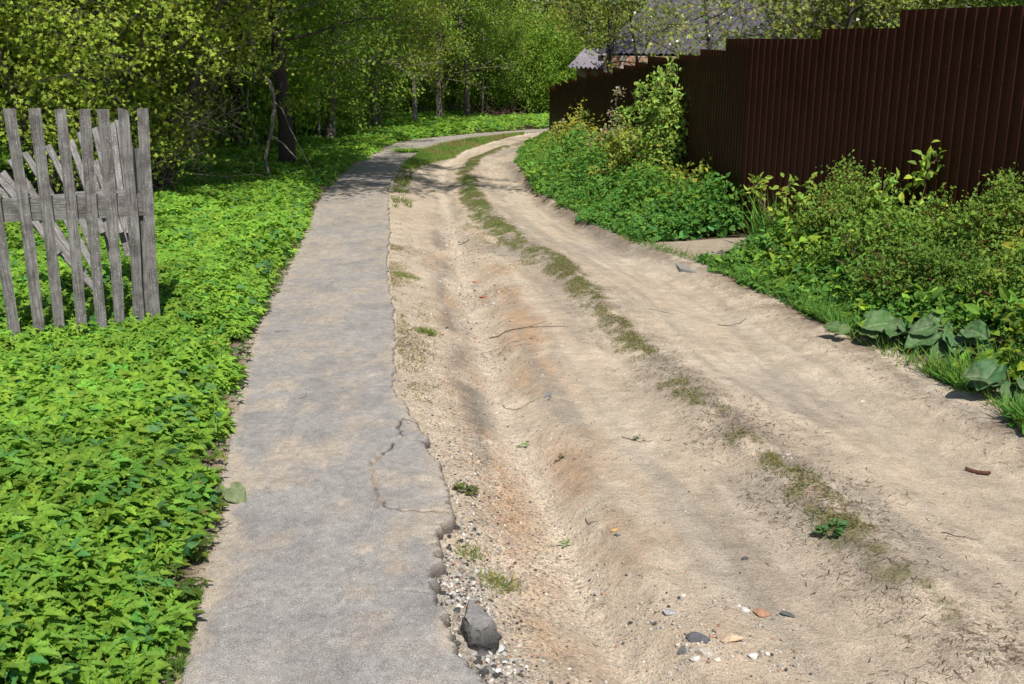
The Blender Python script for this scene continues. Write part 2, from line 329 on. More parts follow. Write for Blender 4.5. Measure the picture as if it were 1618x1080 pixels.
def moss_mask(X, Y):
    e = np.abs(X-X_of(L_mr, Y)+.03)/(.135+.007*np.clip(Y-5, 0, 9)); return (.6*fbm(X*4, Y*2.0, 310, 3)+.5*fbm(X*14, Y*10, 311, 2))*(1-.45*e*e)+.09*sst(5.5, 9, Y)-.035
def grid_axis(parts):
    out = []
    for a, b, s in parts: out.append(np.arange(a, b-1e-6, s))
    out.append([parts[-1][1]]); return np.concatenate(out)
def grow_axis(a, b, s, k):
    v = [a]
    while v[-1] < b: v.append(v[-1]+s); s *= k
    return np.array(v)
def gridfaces(ny, nx):
    i = np.arange(ny-1)[:, None]*nx; j = np.arange(nx-1)[None]
    return np.stack([i+j, i+j+1, i+nx+j+1, i+nx+j], -1).reshape(-1, 4)
def build_terrain():
    xl = -grow_axis(1.2, 90, .05, 1.06)[::-1]; xm = np.arange(-1.17, 5.0, .022); xr = grow_axis(5.0, 90, .05, 1.06)
    xs = np.concatenate([xl, xm, xr])
    ys = np.concatenate([-grow_axis(-1.9, 60, .3, 1.25)[::-1], np.arange(2.0, 11, .024), grow_axis(11, 160, .028, 1.010)])
    X, Y = np.meshgrid(xs, ys); Z = H(X, Y)
    xpl, xpr, xgu, xsh, xmr, xrr, xre = [X_of(L, Y) for L in (L_pl, L_pr, L_gu, L_sh, L_mr, L_rr, L_re)]
    def c(*a): return np.array(a)[None, None]
    n1 = fbm(X*.8, Y*.5, 51, 4)[..., None]; n2 = fbm(X*3, Y*2, 61, 4)[..., None]; n3 = fbm(X*7, Y*5, 71, 3)[..., None]
    sand = c(.545, .445, .335)*(1-.12*(n2-.5)*2); pale = c(.62, .52, .405); oran = c(.47, .285, .155); grey = c(.25, .215, .175); soil = c(.075, .055, .035)
    C = sand+(pale-sand)*sst(.5, .75, n1)
    def mixm(C, tgt, m): return C+(tgt-C)*np.clip(m, 0, 1)
    def bandm(x0, w): return np.exp(-((X-x0)/w)**2)[..., None]
    yy = Y[..., None]
    C = mixm(C, oran, bandm(xgu-.16, .13)*sst(.36, .62, .6*n2+.4*n3)*.64*(1-sst(9, 13, yy)))
    C = mixm(C, oran, bandm(xsh-.02, .2)*sst(.36, .62, .6*n2+.4*n3)*.64*(1-sst(9, 13, yy)))
    C = mixm(C, oran, bandm(xmr-.32, .12)*sst(.42, .7, .5*n1+.5*n3)*.35*sst(6, 8, yy))
    C = mixm(C, c(.17, .15, .135), bandm(xgu-.15, .09)*sst(.34, .56, fbm(X*4.5, Y*1.3, 77, 6))[..., None]*.7*sst(3.5, 4., yy)*(1-sst(11, 15, yy)))
    C = mixm(C, c(.24, .18, .13), bandm(xmr+.02, .15)*sst(.40, .58, fbm(X*9, Y*6, 98, 5))[..., None]*.7)
    C = mixm(C, grey, bandm(xsh+.42, .22)*sst(.42, .62, fbm(X*.7, Y*.9, 78, 3))[..., None]*.55)
    C = mixm(C, grey, bandm(xrr+.12, .25)*sst(.42, .6, fbm(X*.9, Y*.6, 79, 3))[..., None]*.75)
    C = mixm(C, grey*1.15, bandm((xmr), .16)*sst(.4, .6, n3)*.6)
    lane = sst(.3, .5, X-xpr)[..., None]
    st = fbm((X-xmr)*5.5, Y*.55, 86, 4)[..., None]; st2 = fbm((X-xmr)*16, Y*1.3, 87, 4)[..., None]
    C = mixm(C, c(.31, .275, .23), sst(.53, .74, st)*.6*lane); C = mixm(C, c(.34, .295, .235), sst(.54, .7, st2)*.4*lane)
    C = mixm(C, c(.60, .51, .40), sst(.56, .74, fbm((X-xmr)*9+30, Y*.8, 89, 4))[..., None]*.5*lane)
    C = C*(.88+.24*fbm(X*22, Y*18, 94, 4))[..., None]
    C = mixm(C, c(.36, .3, .22), sst(.5, .7, n3)*.25)
    C = mixm(C, pale*1.02, bandm(xgu+.03, .07)*.7)
    # under the verges: dark soil and litter
    vl = sst(.02, .3, (xpl-X))[..., None]; vr = sst(-.05, .25, X-xre-.1)[..., None]
    lit = c(.23, .175, .125)*(.7+.6*n3)
    C = mixm(C, lit, sst(.0, .12, (xpl-X+.04))[..., None]*sst(.3, .5, n3)); C = mixm(C, lit, sst(-.25, .0, X-xre)[..., None]*sst(.35, .6, n3)*.8)
    C = mixm(C, soil, vl); C = mixm(C, soil, vr)
    C = mixm(C, c(.17, .16, .06), sst(.42, .62, moss_mask(X, Y))[..., None]*.75*(np.abs(X-X_of(L_mr, Y)) < .5)[..., None])
    C = mixm(C, c(.40, .33, .25), ((Y > 9.75)*(Y < 10.9))[..., None]*sst(.0, .15, X-xre)[..., None])
    # mossy grass between path and lane round the bend
    C = mixm(C, c(.1, .12, .035), sst(.0, .12, X-xpr)[..., None]*sst(.0, .25, xgu-X)[..., None]*sst(21, 26, yy))
    grit = np.exp(-((X-(xpr+.22))/.2)**2)*(X > xpr)*(1-sst(5, 9, Y))*1.0 + .35*np.exp(-((X-xmr)/.2)**2)+.3*np.exp(-((X-xgu)/.1)**2)+.12
    C = mixm(C, c(.42, .38, .32), (np.exp(-((X-(xpr+.1))/.1)**2)*(X > xpr-.1)*(1-sst(3.1, 3.6, Y)))[..., None]*.8)
    V = np.stack([X, Y, Z], -1).reshape(-1, 3)
    o = npmesh('ground', V, [gridfaces(len(ys), len(xs))], M_ground, np.clip(C, .01, .9).reshape(-1, 3), smooth=True)
    a = o.data.attributes.new('Grit', 'FLOAT', 'POINT'); a.data.foreach_set('value', np.clip(grit, 0, 1).astype(np.float32).ravel())
    tag(o, kind='structure')
build_terrain()

# ------------------------------------------------------------------ asphalt footpath
def pdist(X, Y, pts):
    d = np.full(X.shape, 9.)
    for (x0, y0), (x1, y1) in zip(pts[:-1], pts[1:]):
        dx, dy = x1-x0, y1-y0; t = np.clip(((X-x0)*dx+(Y-y0)*dy)/(dx*dx+dy*dy+1e-9), 0, 1)
        d = np.minimum(d, np.hypot(X-x0-t*dx, Y-y0-t*dy))
    return d
def build_path():
    ys = np.concatenate([np.arange(-3, 2, .1), np.arange(2.0, 7, .009), grow_axis(7, 60, .01, 1.012)])
    nt_ = 110; t = np.linspace(0, 1, nt_)
    yl = X_of(L_pl, ys)+(fbm(ys*4, ys*0, 3, 6)-.5)*.05+(fbm(ys*45, ys*0, 13, 3)-.5)*.018; yr = X_of(L_pr, ys)+(fbm(ys*6, ys*0+4, 4, 6)-.5)*.05+(fbm(ys*40, ys*0+4, 14, 4)-.5)*(.03+.04*(1-sst(3.0, 4.2, ys)))
    X = yl[:, None]+(yr-yl)[:, None]*t[None]; Y = np.repeat(ys[:, None], nt_, 1)
    Z = gY(Y)+(fbm(X*2, Y*2, 8, 3)-.5)*.018+.002
    te = np.minimum(t, 1-t)[None]*(yr-yl)[:, None]
    Z -= .004*(1-sst(0, .015, te))
    n1 = fbm(X*2.2, Y*1.3, 81, 4); n2 = fbm(X*9, Y*7, 82, 3)
    grey = np.array([.300, .283, .265]); dust = np.array([.46, .37, .27]); dark = np.array([.19, .18, .175])
    C = grey+(dark-grey)*sst(.45, .7, fbm(X*4, Y*4, 90, 5))[..., None]*.35
    dm = sst(.48, .8, n1)*.6*sst(.3, .7, n2)
    dm = np.maximum(dm, sst(.5, .8, fbm(X*5, Y*3, 83, 6)+.26*(1-sst(0, .10, (X-yl[:, None]))))*.85)
    dm = np.maximum(dm, sst(.56, .82, fbm(X*6, Y*4, 84, 6)+.2*(1-sst(0, .12, (yr[:, None]-X))))*.7)
    dm = np.maximum(dm, sst(4.8, 9, Y)*sst(.36, .7, .5*n1+.5*n2)*.7)
    C = C+(dust-C)*(dm*.66*(.55+.9*fbm(X*40, Y*30, 95, 3)))[..., None]
    cracks = [[(688, 700), (634, 690), (612, 712), (588, 728), (590, 756), (600, 790), (618, 802), (640, 805), (700, 808)],
              [(660, 668), (636, 662), (628, 676), (640, 690)], [(430, 552), (500, 570), (560, 600), (618, 588)],
              [(340, 968), (480, 935), (600, 932), (684, 936)], [(474, 412), (540, 416), (610, 412)], [(420, 560), (470, 640), (455, 700), (500, 760)], [(600, 790), (560, 850), (575, 900), (520, 960)], [(560, 450), (545, 500), (575, 540)]]
    for ci, cr in enumerate(cracks):
        w_ = [G(x, y) for x, y in cr]
        d = pdist(X+(fbm(X*30, Y*30, 7, 2)-.5)*.03, Y+(fbm(X*30, Y*30, 9, 2)-.5)*.03, w_)
        k = (1-sst(.003, .009, d)) if ci < 2 else (1-sst(.001, .006, d))*.35
        Z -= k*.012; tint = np.array([.05, .04, .035]) if ci != 3 else dust
        C = C+(tint-C)*(k*(1. if ci < 2 else .5)*sst(.15, .4, fbm(X*12, Y*12, 5, 2)))[..., None]
        if ci in (0,): C = C+(dust-C)*((1-sst(.004, .014, d))*.6*sst(.5, .6, fbm(X*6, Y*6, 15, 2)))[..., None]
    C = C*(.76+.48*fbm(X*60, Y*45, 92, 3))[..., None]*(.93+.14*fbm(X*14, Y*10, 93, 3))[..., None]
    edge = (1-sst(0, .006, te))[..., None]
    C = C+(np.array([.12, .11, .1])-C)*edge*.5
    # side skirts: the broken thickness of the slab
    def skirt(xe, side, ysv, z):
        jit = (fbm(ysv*25, ysv*0+side, 6, 3)-.5)*.02
        return np.stack([xe+side*(.008+jit), ysv, z-.03], -1), np.stack([xe-side*.01+jit, ysv, z-.095], -1)
    top = np.stack([X, Y, Z], -1); ny = len(ys)
    r1, r2 = skirt(yr, 1, ys, Z[:, -1]); l1, l2 = skirt(yl, -1, ys, Z[:, 0])
    A = np.concatenate([l2[:, None], l1[:, None], top, r1[:, None], r2[:, None]], 1)
    tar = np.broadcast_to(np.array([.075, .068, .06]), (ny, 1, 3)); tl = np.broadcast_to(np.array([.16, .14, .12]), (ny, 1, 3))
    CC = np.concatenate([tar, tl, C, tl, tar], 1)
    # gentle hollow of the loose patch
    o = npmesh('path', A.reshape(-1, 3), [gridfaces(ny, A.shape[1])], M_asph, CC.reshape(-1, 3), smooth=True)
    tag(o, kind='structure')
build_path()

# ------------------------------------------------------------------ templates of leaves
def leaflet(nside, wid=.5, serr=.0, fold=.18, droop=.25, curl=0.):
    ys = np.linspace(0, 1, nside+2); V = []; mid = []; lef = []; rig = []
    for i, y in enumerate(ys):
        w_ = wid*.5*math.sin(math.pi*min(1, y**.75))**.8 if 0 < i < len(ys)-1 else 0
        if serr and 0 < i < len(ys)-1: w_ *= 1+(serr if i % 2 else -serr)
        z = -droop*y*y
        mid.append(len(V)); V.append((0, y, z))
        if 0 < i < len(ys)-1:
            lef.append(len(V)); V.append((-w_, y+.03, z+fold*w_*2)); rig.append(len(V)); V.append((w_, y+.03, z+fold*w_*2))
    T = []; Q = []
    n = len(ys)
    for i in range(n-1):
        if i == 0: T += [(mid[0], lef[0], mid[1]) if False else (mid[0], mid[1], lef[0]), (mid[0], rig[0], mid[1])]
        elif i == n-2: T += [(mid[i], mid[i+1], lef[i-1]), (mid[i], rig[i-1], mid[i+1])]
        else: Q += [(mid[i], mid[i+1], lef[i], lef[i-1]), (mid[i], rig[i-1], rig[i], mid[i+1])]
    fl = [np.array(T)]
    if Q: fl.append(np.array(Q))
    return np.array(V), fl
def compound(leaf, groups, stem=None):
    """several leaflets placed with (x,y,angle,scale,z) -> one template"""
    a = Acc()
    for (x, y, ang, s, z) in groups:
        c_, s_ = math.cos(ang), math.sin(ang)
        V = leaf[0]*s; V = np.stack([V[:, 0]*c_-V[:, 1]*s_+x, V[:, 0]*s_+V[:, 1]*c_+y, V[:, 2]+z], -1)
        a.add(V, leaf[1], (1, 1, 1))
    if stem: tube(a, np.array(stem), .012, (1, 1, 1), 3)
    return np.concatenate(a.V), [np.concatenate(v) for v in a.F.values()]
def elder(leaf):
    g = []
    for ang in (0, R(72), R(-72)):
        bx, by = -math.sin(ang)*.32, math.cos(ang)*.32
        g += [(bx, by, ang, .62, .02), (bx*.9, by*.9, ang+R(62), .46, .0), (bx*.9, by*.9, ang-R(62), .46, .0)]
    return compound(leaf, g, [(0, 0, 0), (0, -.12, -.35), (0, -.16, -.95)])
E_hi = elder(leaflet(7, .46, .2, .3, .2)); E_mid = elder(leaflet(2, .5, 0, .28, .2)); E_lo = elder(leaflet(1, .7, 0, .15, .15))
LF2 = leaflet(1, .62, 0, .22, .2); LF4 = leaflet(2, .55, 0, .2, .25); LF6 = leaflet(5, .6, .1, .2, .25)
HEART = leaflet(4, .85, .05, .15, .3)
DIA = (np.array([[0, 0, 0], [.27, .45, .06], [0, 1, -.12], [-.27, .45, .06]]), [np.array([[0, 1, 2], [0, 2, 3]])])
rosette = compound(DIA, [(0, 0, a, s, 0) for a, s in ((0, 1), (1.3, .8), (2.4, .9), (3.6, .75), (4.7, .95), (5.5, .7))])
blade = (np.array([[-.02, 0, 0], [.02, 0, 0], [-.016, .5, .0], [.016, .5, .0], [0, 1, -.12]]), [np.array([[0, 1, 3, 2]]), np.array([[2, 3, 4]])])
def rnd_dir(rng, n, zb=0.0, zs=1.0):
    v = rng.normal(size=(n, 3)); v[:, 2] = v[:, 2]*zs+zb; return norm(v)
def cols(rng, n, base, var=.2, yel=.1):
    base = np.asarray(base, float); k = 1+rng.normal(size=(n, 1))*var; y = rng.normal(size=(n, 1))*yel
    C = (base if base.ndim == 2 else base[None])*np.clip(k, .45, 1.8); C = C*(1+y*np.array([[1.2, .2, -.6]])); return np.clip(C, .004, .9)

# ------------------------------------------------------------------ ground elder carpet on the left (stuff)
GEL = (.23, .42, .05)
def veg_left_edge(Y):        # distance of the leaves from the path edge
    return -.015+.11*fbm(Y*1.6, Y*0+2, 101, 4)+.10*sst(.5, .75, fbm(Y*3.6, Y*0+9, 103, 3))
def carpet():
    rng = np.random.default_rng(5); a = Acc()
    def zone(n, y0, y1, wl, T, size, seed, hh=.17, dens=None):
        Y = y0+(y1-y0)*rng.random(n)**.85; xe = X_of(L_pl, Y)-veg_left_edge(Y)
        X = xe-wl*rng.random(n)
        d = xe-X
        keep = (fbm(X*1.6, Y*1.6, 105, 3) > .27) | (rng.random(n) < .5)
        X, Y, d = X[keep], Y[keep], d[keep]; n = len(X)
        top = (.10+.16*fbm(X*1.3, Y*1.3, 107, 3))*sst(-.05, .35, d)+.035
        z = H(X, Y, False)+top*(.55+.5*rng.random(n)**.6)
        yaw = rng.random(n)*6.283; tilt = rng.normal(size=(n, 2))*.33
        N = norm(np.stack([tilt[:, 0]+.05, tilt[:, 1]-.12, np.ones(n)], -1)); D = np.stack([np.cos(yaw), np.sin(yaw), np.zeros(n)], -1)
        D = D-N*(D*N).sum(-1, keepdims=True)
        S = size*(.55+.75*rng.random(n))*(.75+.5*fbm(X*.9, Y*.9, 108, 2))
        C = cols(rng, n, GEL, .16, .10)
        pm = sst(.45, .7, fbm(X*.8, Y*.8, 109, 3))[:, None]; C = C*(1-.25*pm)*np.where(rng.random((n, 1)) < .07, np.array([[.55, .75, 1.5]]), 1)
        
        
        scatter(a, T, np.stack([X, Y, z], -1), *basis(D, N), S, C)
    zone(13000, 1.7, 4.6, 2.6, E_hi, .076, 1)
    zone(21000, 4.2, 8.5, 4.2, E_mid, .072, 2)
    zone(20000, 8, 16, 6.0, E_mid, .095, 3)
    zone(17000, 15, 36, 9., E_lo, .15, 4)
    zone(12000, 30, 60, 14., E_lo, .2, 5)
    # other things growing through: blades, pale broad leaves, yellowed and dead leaves
    def extra(n, y0, y1, wl, T, size, C0, up, tilt_, nz=1., wx=1.):
        Y = y0+(y1-y0)*rng.random(n); X = X_of(L_pl, Y)-.03-wl*rng.random(n); m = fbm(X*2.2, Y*2.2, 115+int(size*1000), 2) > .45; X, Y = X[m], Y[m]; n = len(X); z = H(X, Y, False)+up*(.5+.6*rng.random(n))
        yaw = rng.random(n)*6.283; D = norm(np.stack([np.cos(yaw), np.sin(yaw), np.full(n, tilt_)], -1)); N = norm(np.stack([rng.normal(size=n)*.4, rng.normal(size=n)*.4-.2, np.full(n, nz)], -1))
        S = size*(.6+.8*rng.random(n)); scatter(a, T, np.stack([X, Y, z], -1), *basis(D, N), np.stack([S*wx, S, S], -1), cols(rng, n, C0, .22, .15))
    extra(1500, 1.7, 9, 3.2, blade, .15, (.16, .3, .05), .10, 1.4, .2, .8)
    extra(1000, 1.7, 10, 3.4, LF6, .07, (.12, .25, .09), .17, .1)
    extra(700, 1.7, 9, 3.0, LF4, .03, (.36, .38, .06), .15, .0)
    extra(300, 1.7, 8, 2.6, LF4, .03, (.2, .14, .08), .13, .0)
    extra(1500, 8, 18, 5.0, LF4, .10, (.12, .26, .06), .20, .1)
    # sparse sprigs creeping toward the asphalt
    n = 520; Y = 2+13*rng.random(n); X = X_of(L_pl, Y)-.0-.16*rng.random(n); z = H(X, Y, False)+.02+.03*rng.random(n)
    yaw = rng.random(n)*6.283; N = norm(np.stack([rng.normal(size=n)*.3, rng.normal(size=n)*.3, np.ones(n)], -1)); D = np.stack([np.cos(yaw), np.sin(yaw), np.zeros(n)], -1)
    scatter(a, E_mid, np.stack([X, Y, z], -1), *basis(D, N), .035+.04*rng.random(n), cols(rng, n, (.09, .15, .025), .2, .2))
    o = a.build('ground_cover', M_leaf_soft); tag(o, 'bright green low leafy ground cover filling the verge left of the asphalt path', 'ground cover', kind='stuff')
carpet()

# ------------------------------------------------------------------ weeds between lane and brown fence (stuff)
BUR = [(G(x, y), r) for x, y, r in ((1420, 545, .30), (1475, 560, .28), (1515, 560, .24), (1590, 625, .24), (1352, 528, .10))]
def off_bur(X, Y, rng):
    m = np.ones(len(X), bool)
    for c_, r in BUR: m &= (np.hypot(X-c_[0], (Y-c_[1])*.9) > r*(.8+.4*rng.random(len(X))))
    return m
def weeds():
    rng = np.random.default_rng(8)
    def patch(a, poly_y, n, T, size, hfun, C0, seed, off=0.0, wmax=9., spread=1.0, updir=.0):
        y0, y1 = poly_y; Y = y0+(y1-y0)*rng.random(n); xe = X_of(L_re, Y)+off-.17+.32*fbm(Y*1.4, Y*0, 207, 4); xf = X_fence(Y)-.08
        wv = np.minimum(xf-xe, wmax); ok = wv > .03; Y, xe, wv = Y[ok], xe[ok], wv[ok]; n = len(Y)
        f = rng.random(n); X = xe+wv*f; ok = off_bur(X, Y, rng); X, Y, xe = X[ok], Y[ok], xe[ok]; n = len(X)
        top = hfun(X, Y, X-xe)*(.45+1.1*fbm(X*4, Y*3, 208, 3)); z = H(X, Y, False)+top*(rng.random(n)**.7)
        D = rnd_dir(rng, n, .15, .5); D = norm(D+np.array([[-.25, -.35, 0]])*spread); N = norm(rng.normal(size=(n, 3))*.5+np.array([[-.25, -.35, 1.0]]))
        C = cols(rng, n, tuple(1.9*c for c in C0), .24, .16); hm = sst(.45, .65, fbm(X*1.1+7, Y*.9, 230, 3))[:, None]; C = C*(1-hm)+C*np.array([[1.3, 1.05, .9]])*hm
        scatter(a, T, np.stack([X, Y, z], -1), *basis(D, N), size*(.6+.8*rng.random(n)), C)
    hf = lambda X, Y, d: (.10+.55*sst(.0, .9, d))*(.5+.95*fbm(X*1.5, Y*1.2, 201, 3))*(.75+.35*sst(12, 18, Y))
    hn = lambda X, Y, d: (.05+.22*sst(.0, .7, d))*(.5+.95*fbm(X*2.5, Y*2.2, 202, 3))
    a = Acc()
    patch(a, (10.95, 17), 20000, LF4, .055, hf, (.06, .135, .022), 210)
    patch(a, (16, 36), 26000, LF2, .08, lambda X, Y, d: hf(X, Y, d)*(1.05-.6*sst(18, 26, Y)), (.07, .15, .024), 211)
    patch(a, (10.9, 13), 800, HEART, .10, hn, (.05, .13, .03), 212, .05)
    patch(a, (12, 24), 5000, LF4, .07, lambda X, Y, d: hf(X, Y, d)*1.25, (.14, .17, .03), 213, .3)
    o = a.build('roadside_weeds', M_leaf_soft); tag(o, 'leafy nettles and ground elder heaped between the sandy bend and the dark fence', 'weeds', kind='stuff')
    a = Acc()
    patch(a, (4.2, 9.7), 15000, LF4, .048, hn, (.055, .12, .02), 221, .02)
    patch(a, (4.2, 9.5), 2600, LF4, .085, lambda X, Y, d: hn(X, Y, d)*1.15, (.11, .19, .022), 222, .12)
    patch(a, (2.0, 5), 2500, LF4, .07, hn, (.06, .13, .02), 223, .02)
    patch(a, (6.8, 9.5), 260, E_mid, .1, hn, (.05, .12, .02), 224, .05)
    o = a.build('roadside_weeds', M_leaf_soft); tag(o, 'mixed low green weeds under the bushes at the right edge of the lane', 'weeds', kind='stuff')
weeds()

# ------------------------------------------------------------------ grass (stuff)
def grass_blades(a, X, Y, rng, h, C0, lean=.5, z0=0.0, var=.22, yel=.2, wid=1.0):
    n = len(X); z = H(X, Y, False)+z0
    D = norm(np.stack([rng.normal(size=n)*lean, rng.normal(size=n)*lean, np.ones(n)], -1)); N = norm(np.stack([rng.normal(size=n), rng.normal(size=n)-.6, rng.random(n)*.4], -1))
    S = h*(.5+.8*rng.random(n)); X3, D3, Z3 = basis(D, N)
    scatter(a, blade, np.stack([X, Y, z], -1), X3, D3, Z3, np.stack([S*wid, S, S*3], -1), cols(rng, n, 1.6*np.asarray(C0), var, yel))
def blob(rng, cx, cy, r, n):
    t = rng.random(n)*6.283; q = np.sqrt(rng.random(n))*r*(1+.3*rng.normal(size=n)); return cx+q*np.cos(t), cy+q*np.sin(t)
def grasses():
    rng = np.random.default_rng(12)
    a = Acc()      # mown-looking grass between path and lane round the bend
    n = 26000; Y = 21+18*rng.random(n); lo = X_of(L_pr, Y)+.02; hi = np.minimum(X_of(L_gu, Y), lo+1.6)-.05+.2*(fbm(Y*1.5, Y*0, 300, 3)-.5)
    wv = (hi-lo)*sst(19, 26, Y); ok = wv > .02; Y, lo, wv = Y[ok], lo[ok], wv[ok]; X = lo+wv*rng.random(len(Y))
    grass_blades(a, X, Y, rng, .085, np.array([[.10, .17, .03]])*(1-sst(.45, .7, fbm(X*2, Y*1.2, 304, 3))[:, None])+np.array([[.16, .15, .05]])*sst(.45, .7, fbm(X*2, Y*1.2, 304, 3))[:, None], .7, wid=2.2)
    n = 2500; Y = 14+9*rng.random(n); X = X_of(L_pr, Y)+.05+.28*rng.random(n); k = fbm(X*3, Y*2, 303, 3) > .47; grass_blades(a, X[k], Y[k], rng, .09, (.10, .13, .03), .7, wid=2.)
    o = a.build('grass', M_leaf_soft); tag(o, 'short green grass strip between the far asphalt path and the lane', 'grass', kind='stuff')
    a = Acc()      # sparse mossy turf along the crown of the lane
    n = 110000; Y = 3.6+26*rng.random(n)**1.1; X = X_of(L_mr, Y)+rng.normal(size=n)*.16
    k = moss_mask(X, Y)+.25*(rng.random(n)-.5) > .5-.0*Y; X, Y = X[k], Y[k]
    g_ = (sst(7, 14, Y)*sst(.4, .6, fbm(X*2.5, Y*1.2, 316, 3)))[:, None]; grass_blades(a, X, Y, rng, .016, np.array([[.12, .115, .04]])*(1-g_)+np.array([[.10, .145, .035]])*g_, 1.3, wid=5.5, yel=.3)
    n = 2600; Y = 3.4+16*rng.random(n); X = X_of(L_mr, Y)+rng.normal(size=n)*.13; k = moss_mask(X, Y)+.2*(rng.random(n)-.5) > .5; grass_blades(a, X[k], Y[k], rng, .05, (.12, .14, .04), .9, wid=.9, yel=.35)
    n = 9000; Y = 5.2+5.5*rng.random(n); X = X_of(L_pr, Y)+.02+np.abs(rng.normal(size=n)*.13); k = fbm(X*5, Y*3.2, 312, 4)+.12*rng.random(n) > .60; grass_blades(a, X[k], Y[k], rng, .014, (.13, .12, .035), 1.2, wid=6)
    n = 4200; Y = 9.6+3.5*rng.random(n); X = X_of(L_mr, Y)-.12-np.abs(rng.normal(size=n)*.16); k = fbm(X*5, Y*3, 314, 4)+.12*rng.random(n) > .57; grass_blades(a, X[k], Y[k], rng, .016, (.12, .12, .035), 1.2, wid=6)
    for px, py, r, m in ((790, 905, .07, 260), (745, 870, .06, 120), (675, 525, .08, 300), (640, 440, .12, 500)):
        p = G(px, py, -.08); x, y = blob(rng, p[0], p[1], r, m); grass_blades(a, x, y, rng, .03, (.14, .16, .05), .9, wid=2.5)
    o = a.build('moss_turf', M_leaf_soft); tag(o, 'thin mossy yellow green turf along the crown between the two wheel ruts', 'moss', kind='stuff')
    a = Acc()      # long grass by the right verge
    for px, py, r, m, h in ((1292, 415, .16, 260, .42), (1205, 395, .1, 90, .45), (1560, 590, .3, 900, .16), (1500, 600, .22, 500, .12), (1190, 440, .3, 700, .10), (1300, 500, .4, 900, .13), (1610, 660, .25, 700, .14), (1400, 545, .3, 500, .12)):
        p = G(px, py); x, y = blob(rng, p[0], p[1], r, m); x = np.maximum(x, X_of(L_re, y)+.02); ok = off_bur(x, y, rng); x, y = x[ok], y[ok]; grass_blades(a, x, y, rng, h, (.075, .16, .025), .35 if h > .3 else .6, wid=.9 if h > .3 else 1.3)
    n = 5200; Y = 3+32*rng.random(n)**1.4; X = X_of(L_re, Y)-.02+.2*rng.random(n); grass_blades(a, X, Y, rng, .085, (.085, .15, .03), .8, wid=1.8)
    o = a.build('long_grass', M_leaf_soft); tag(o, 'tufts of long green grass along the foot of the right hand bushes', 'grass', kind='stuff')
    a = Acc()      # fine green tufts at the left edge of the path, nearest the camera
    for px, py, r, m in ((300, 950, .07, 900), (290, 1000, .07, 700), (270, 1050, .08, 500), (310, 880, .05, 160)):
        p = G(px, py); x, y = blob(rng, p[0], p[1], r, m); x = np.minimum(x, X_of(L_pl, y)-.015); grass_blades(a, x, y, rng, .028, (.09, .16, .025), .8, wid=2.2)
    o = a.build('moss_turf', M_leaf_soft); tag(o, 'fine green mossy tufts at the bottom left edge of the asphalt path', 'moss', kind='stuff')
grasses()

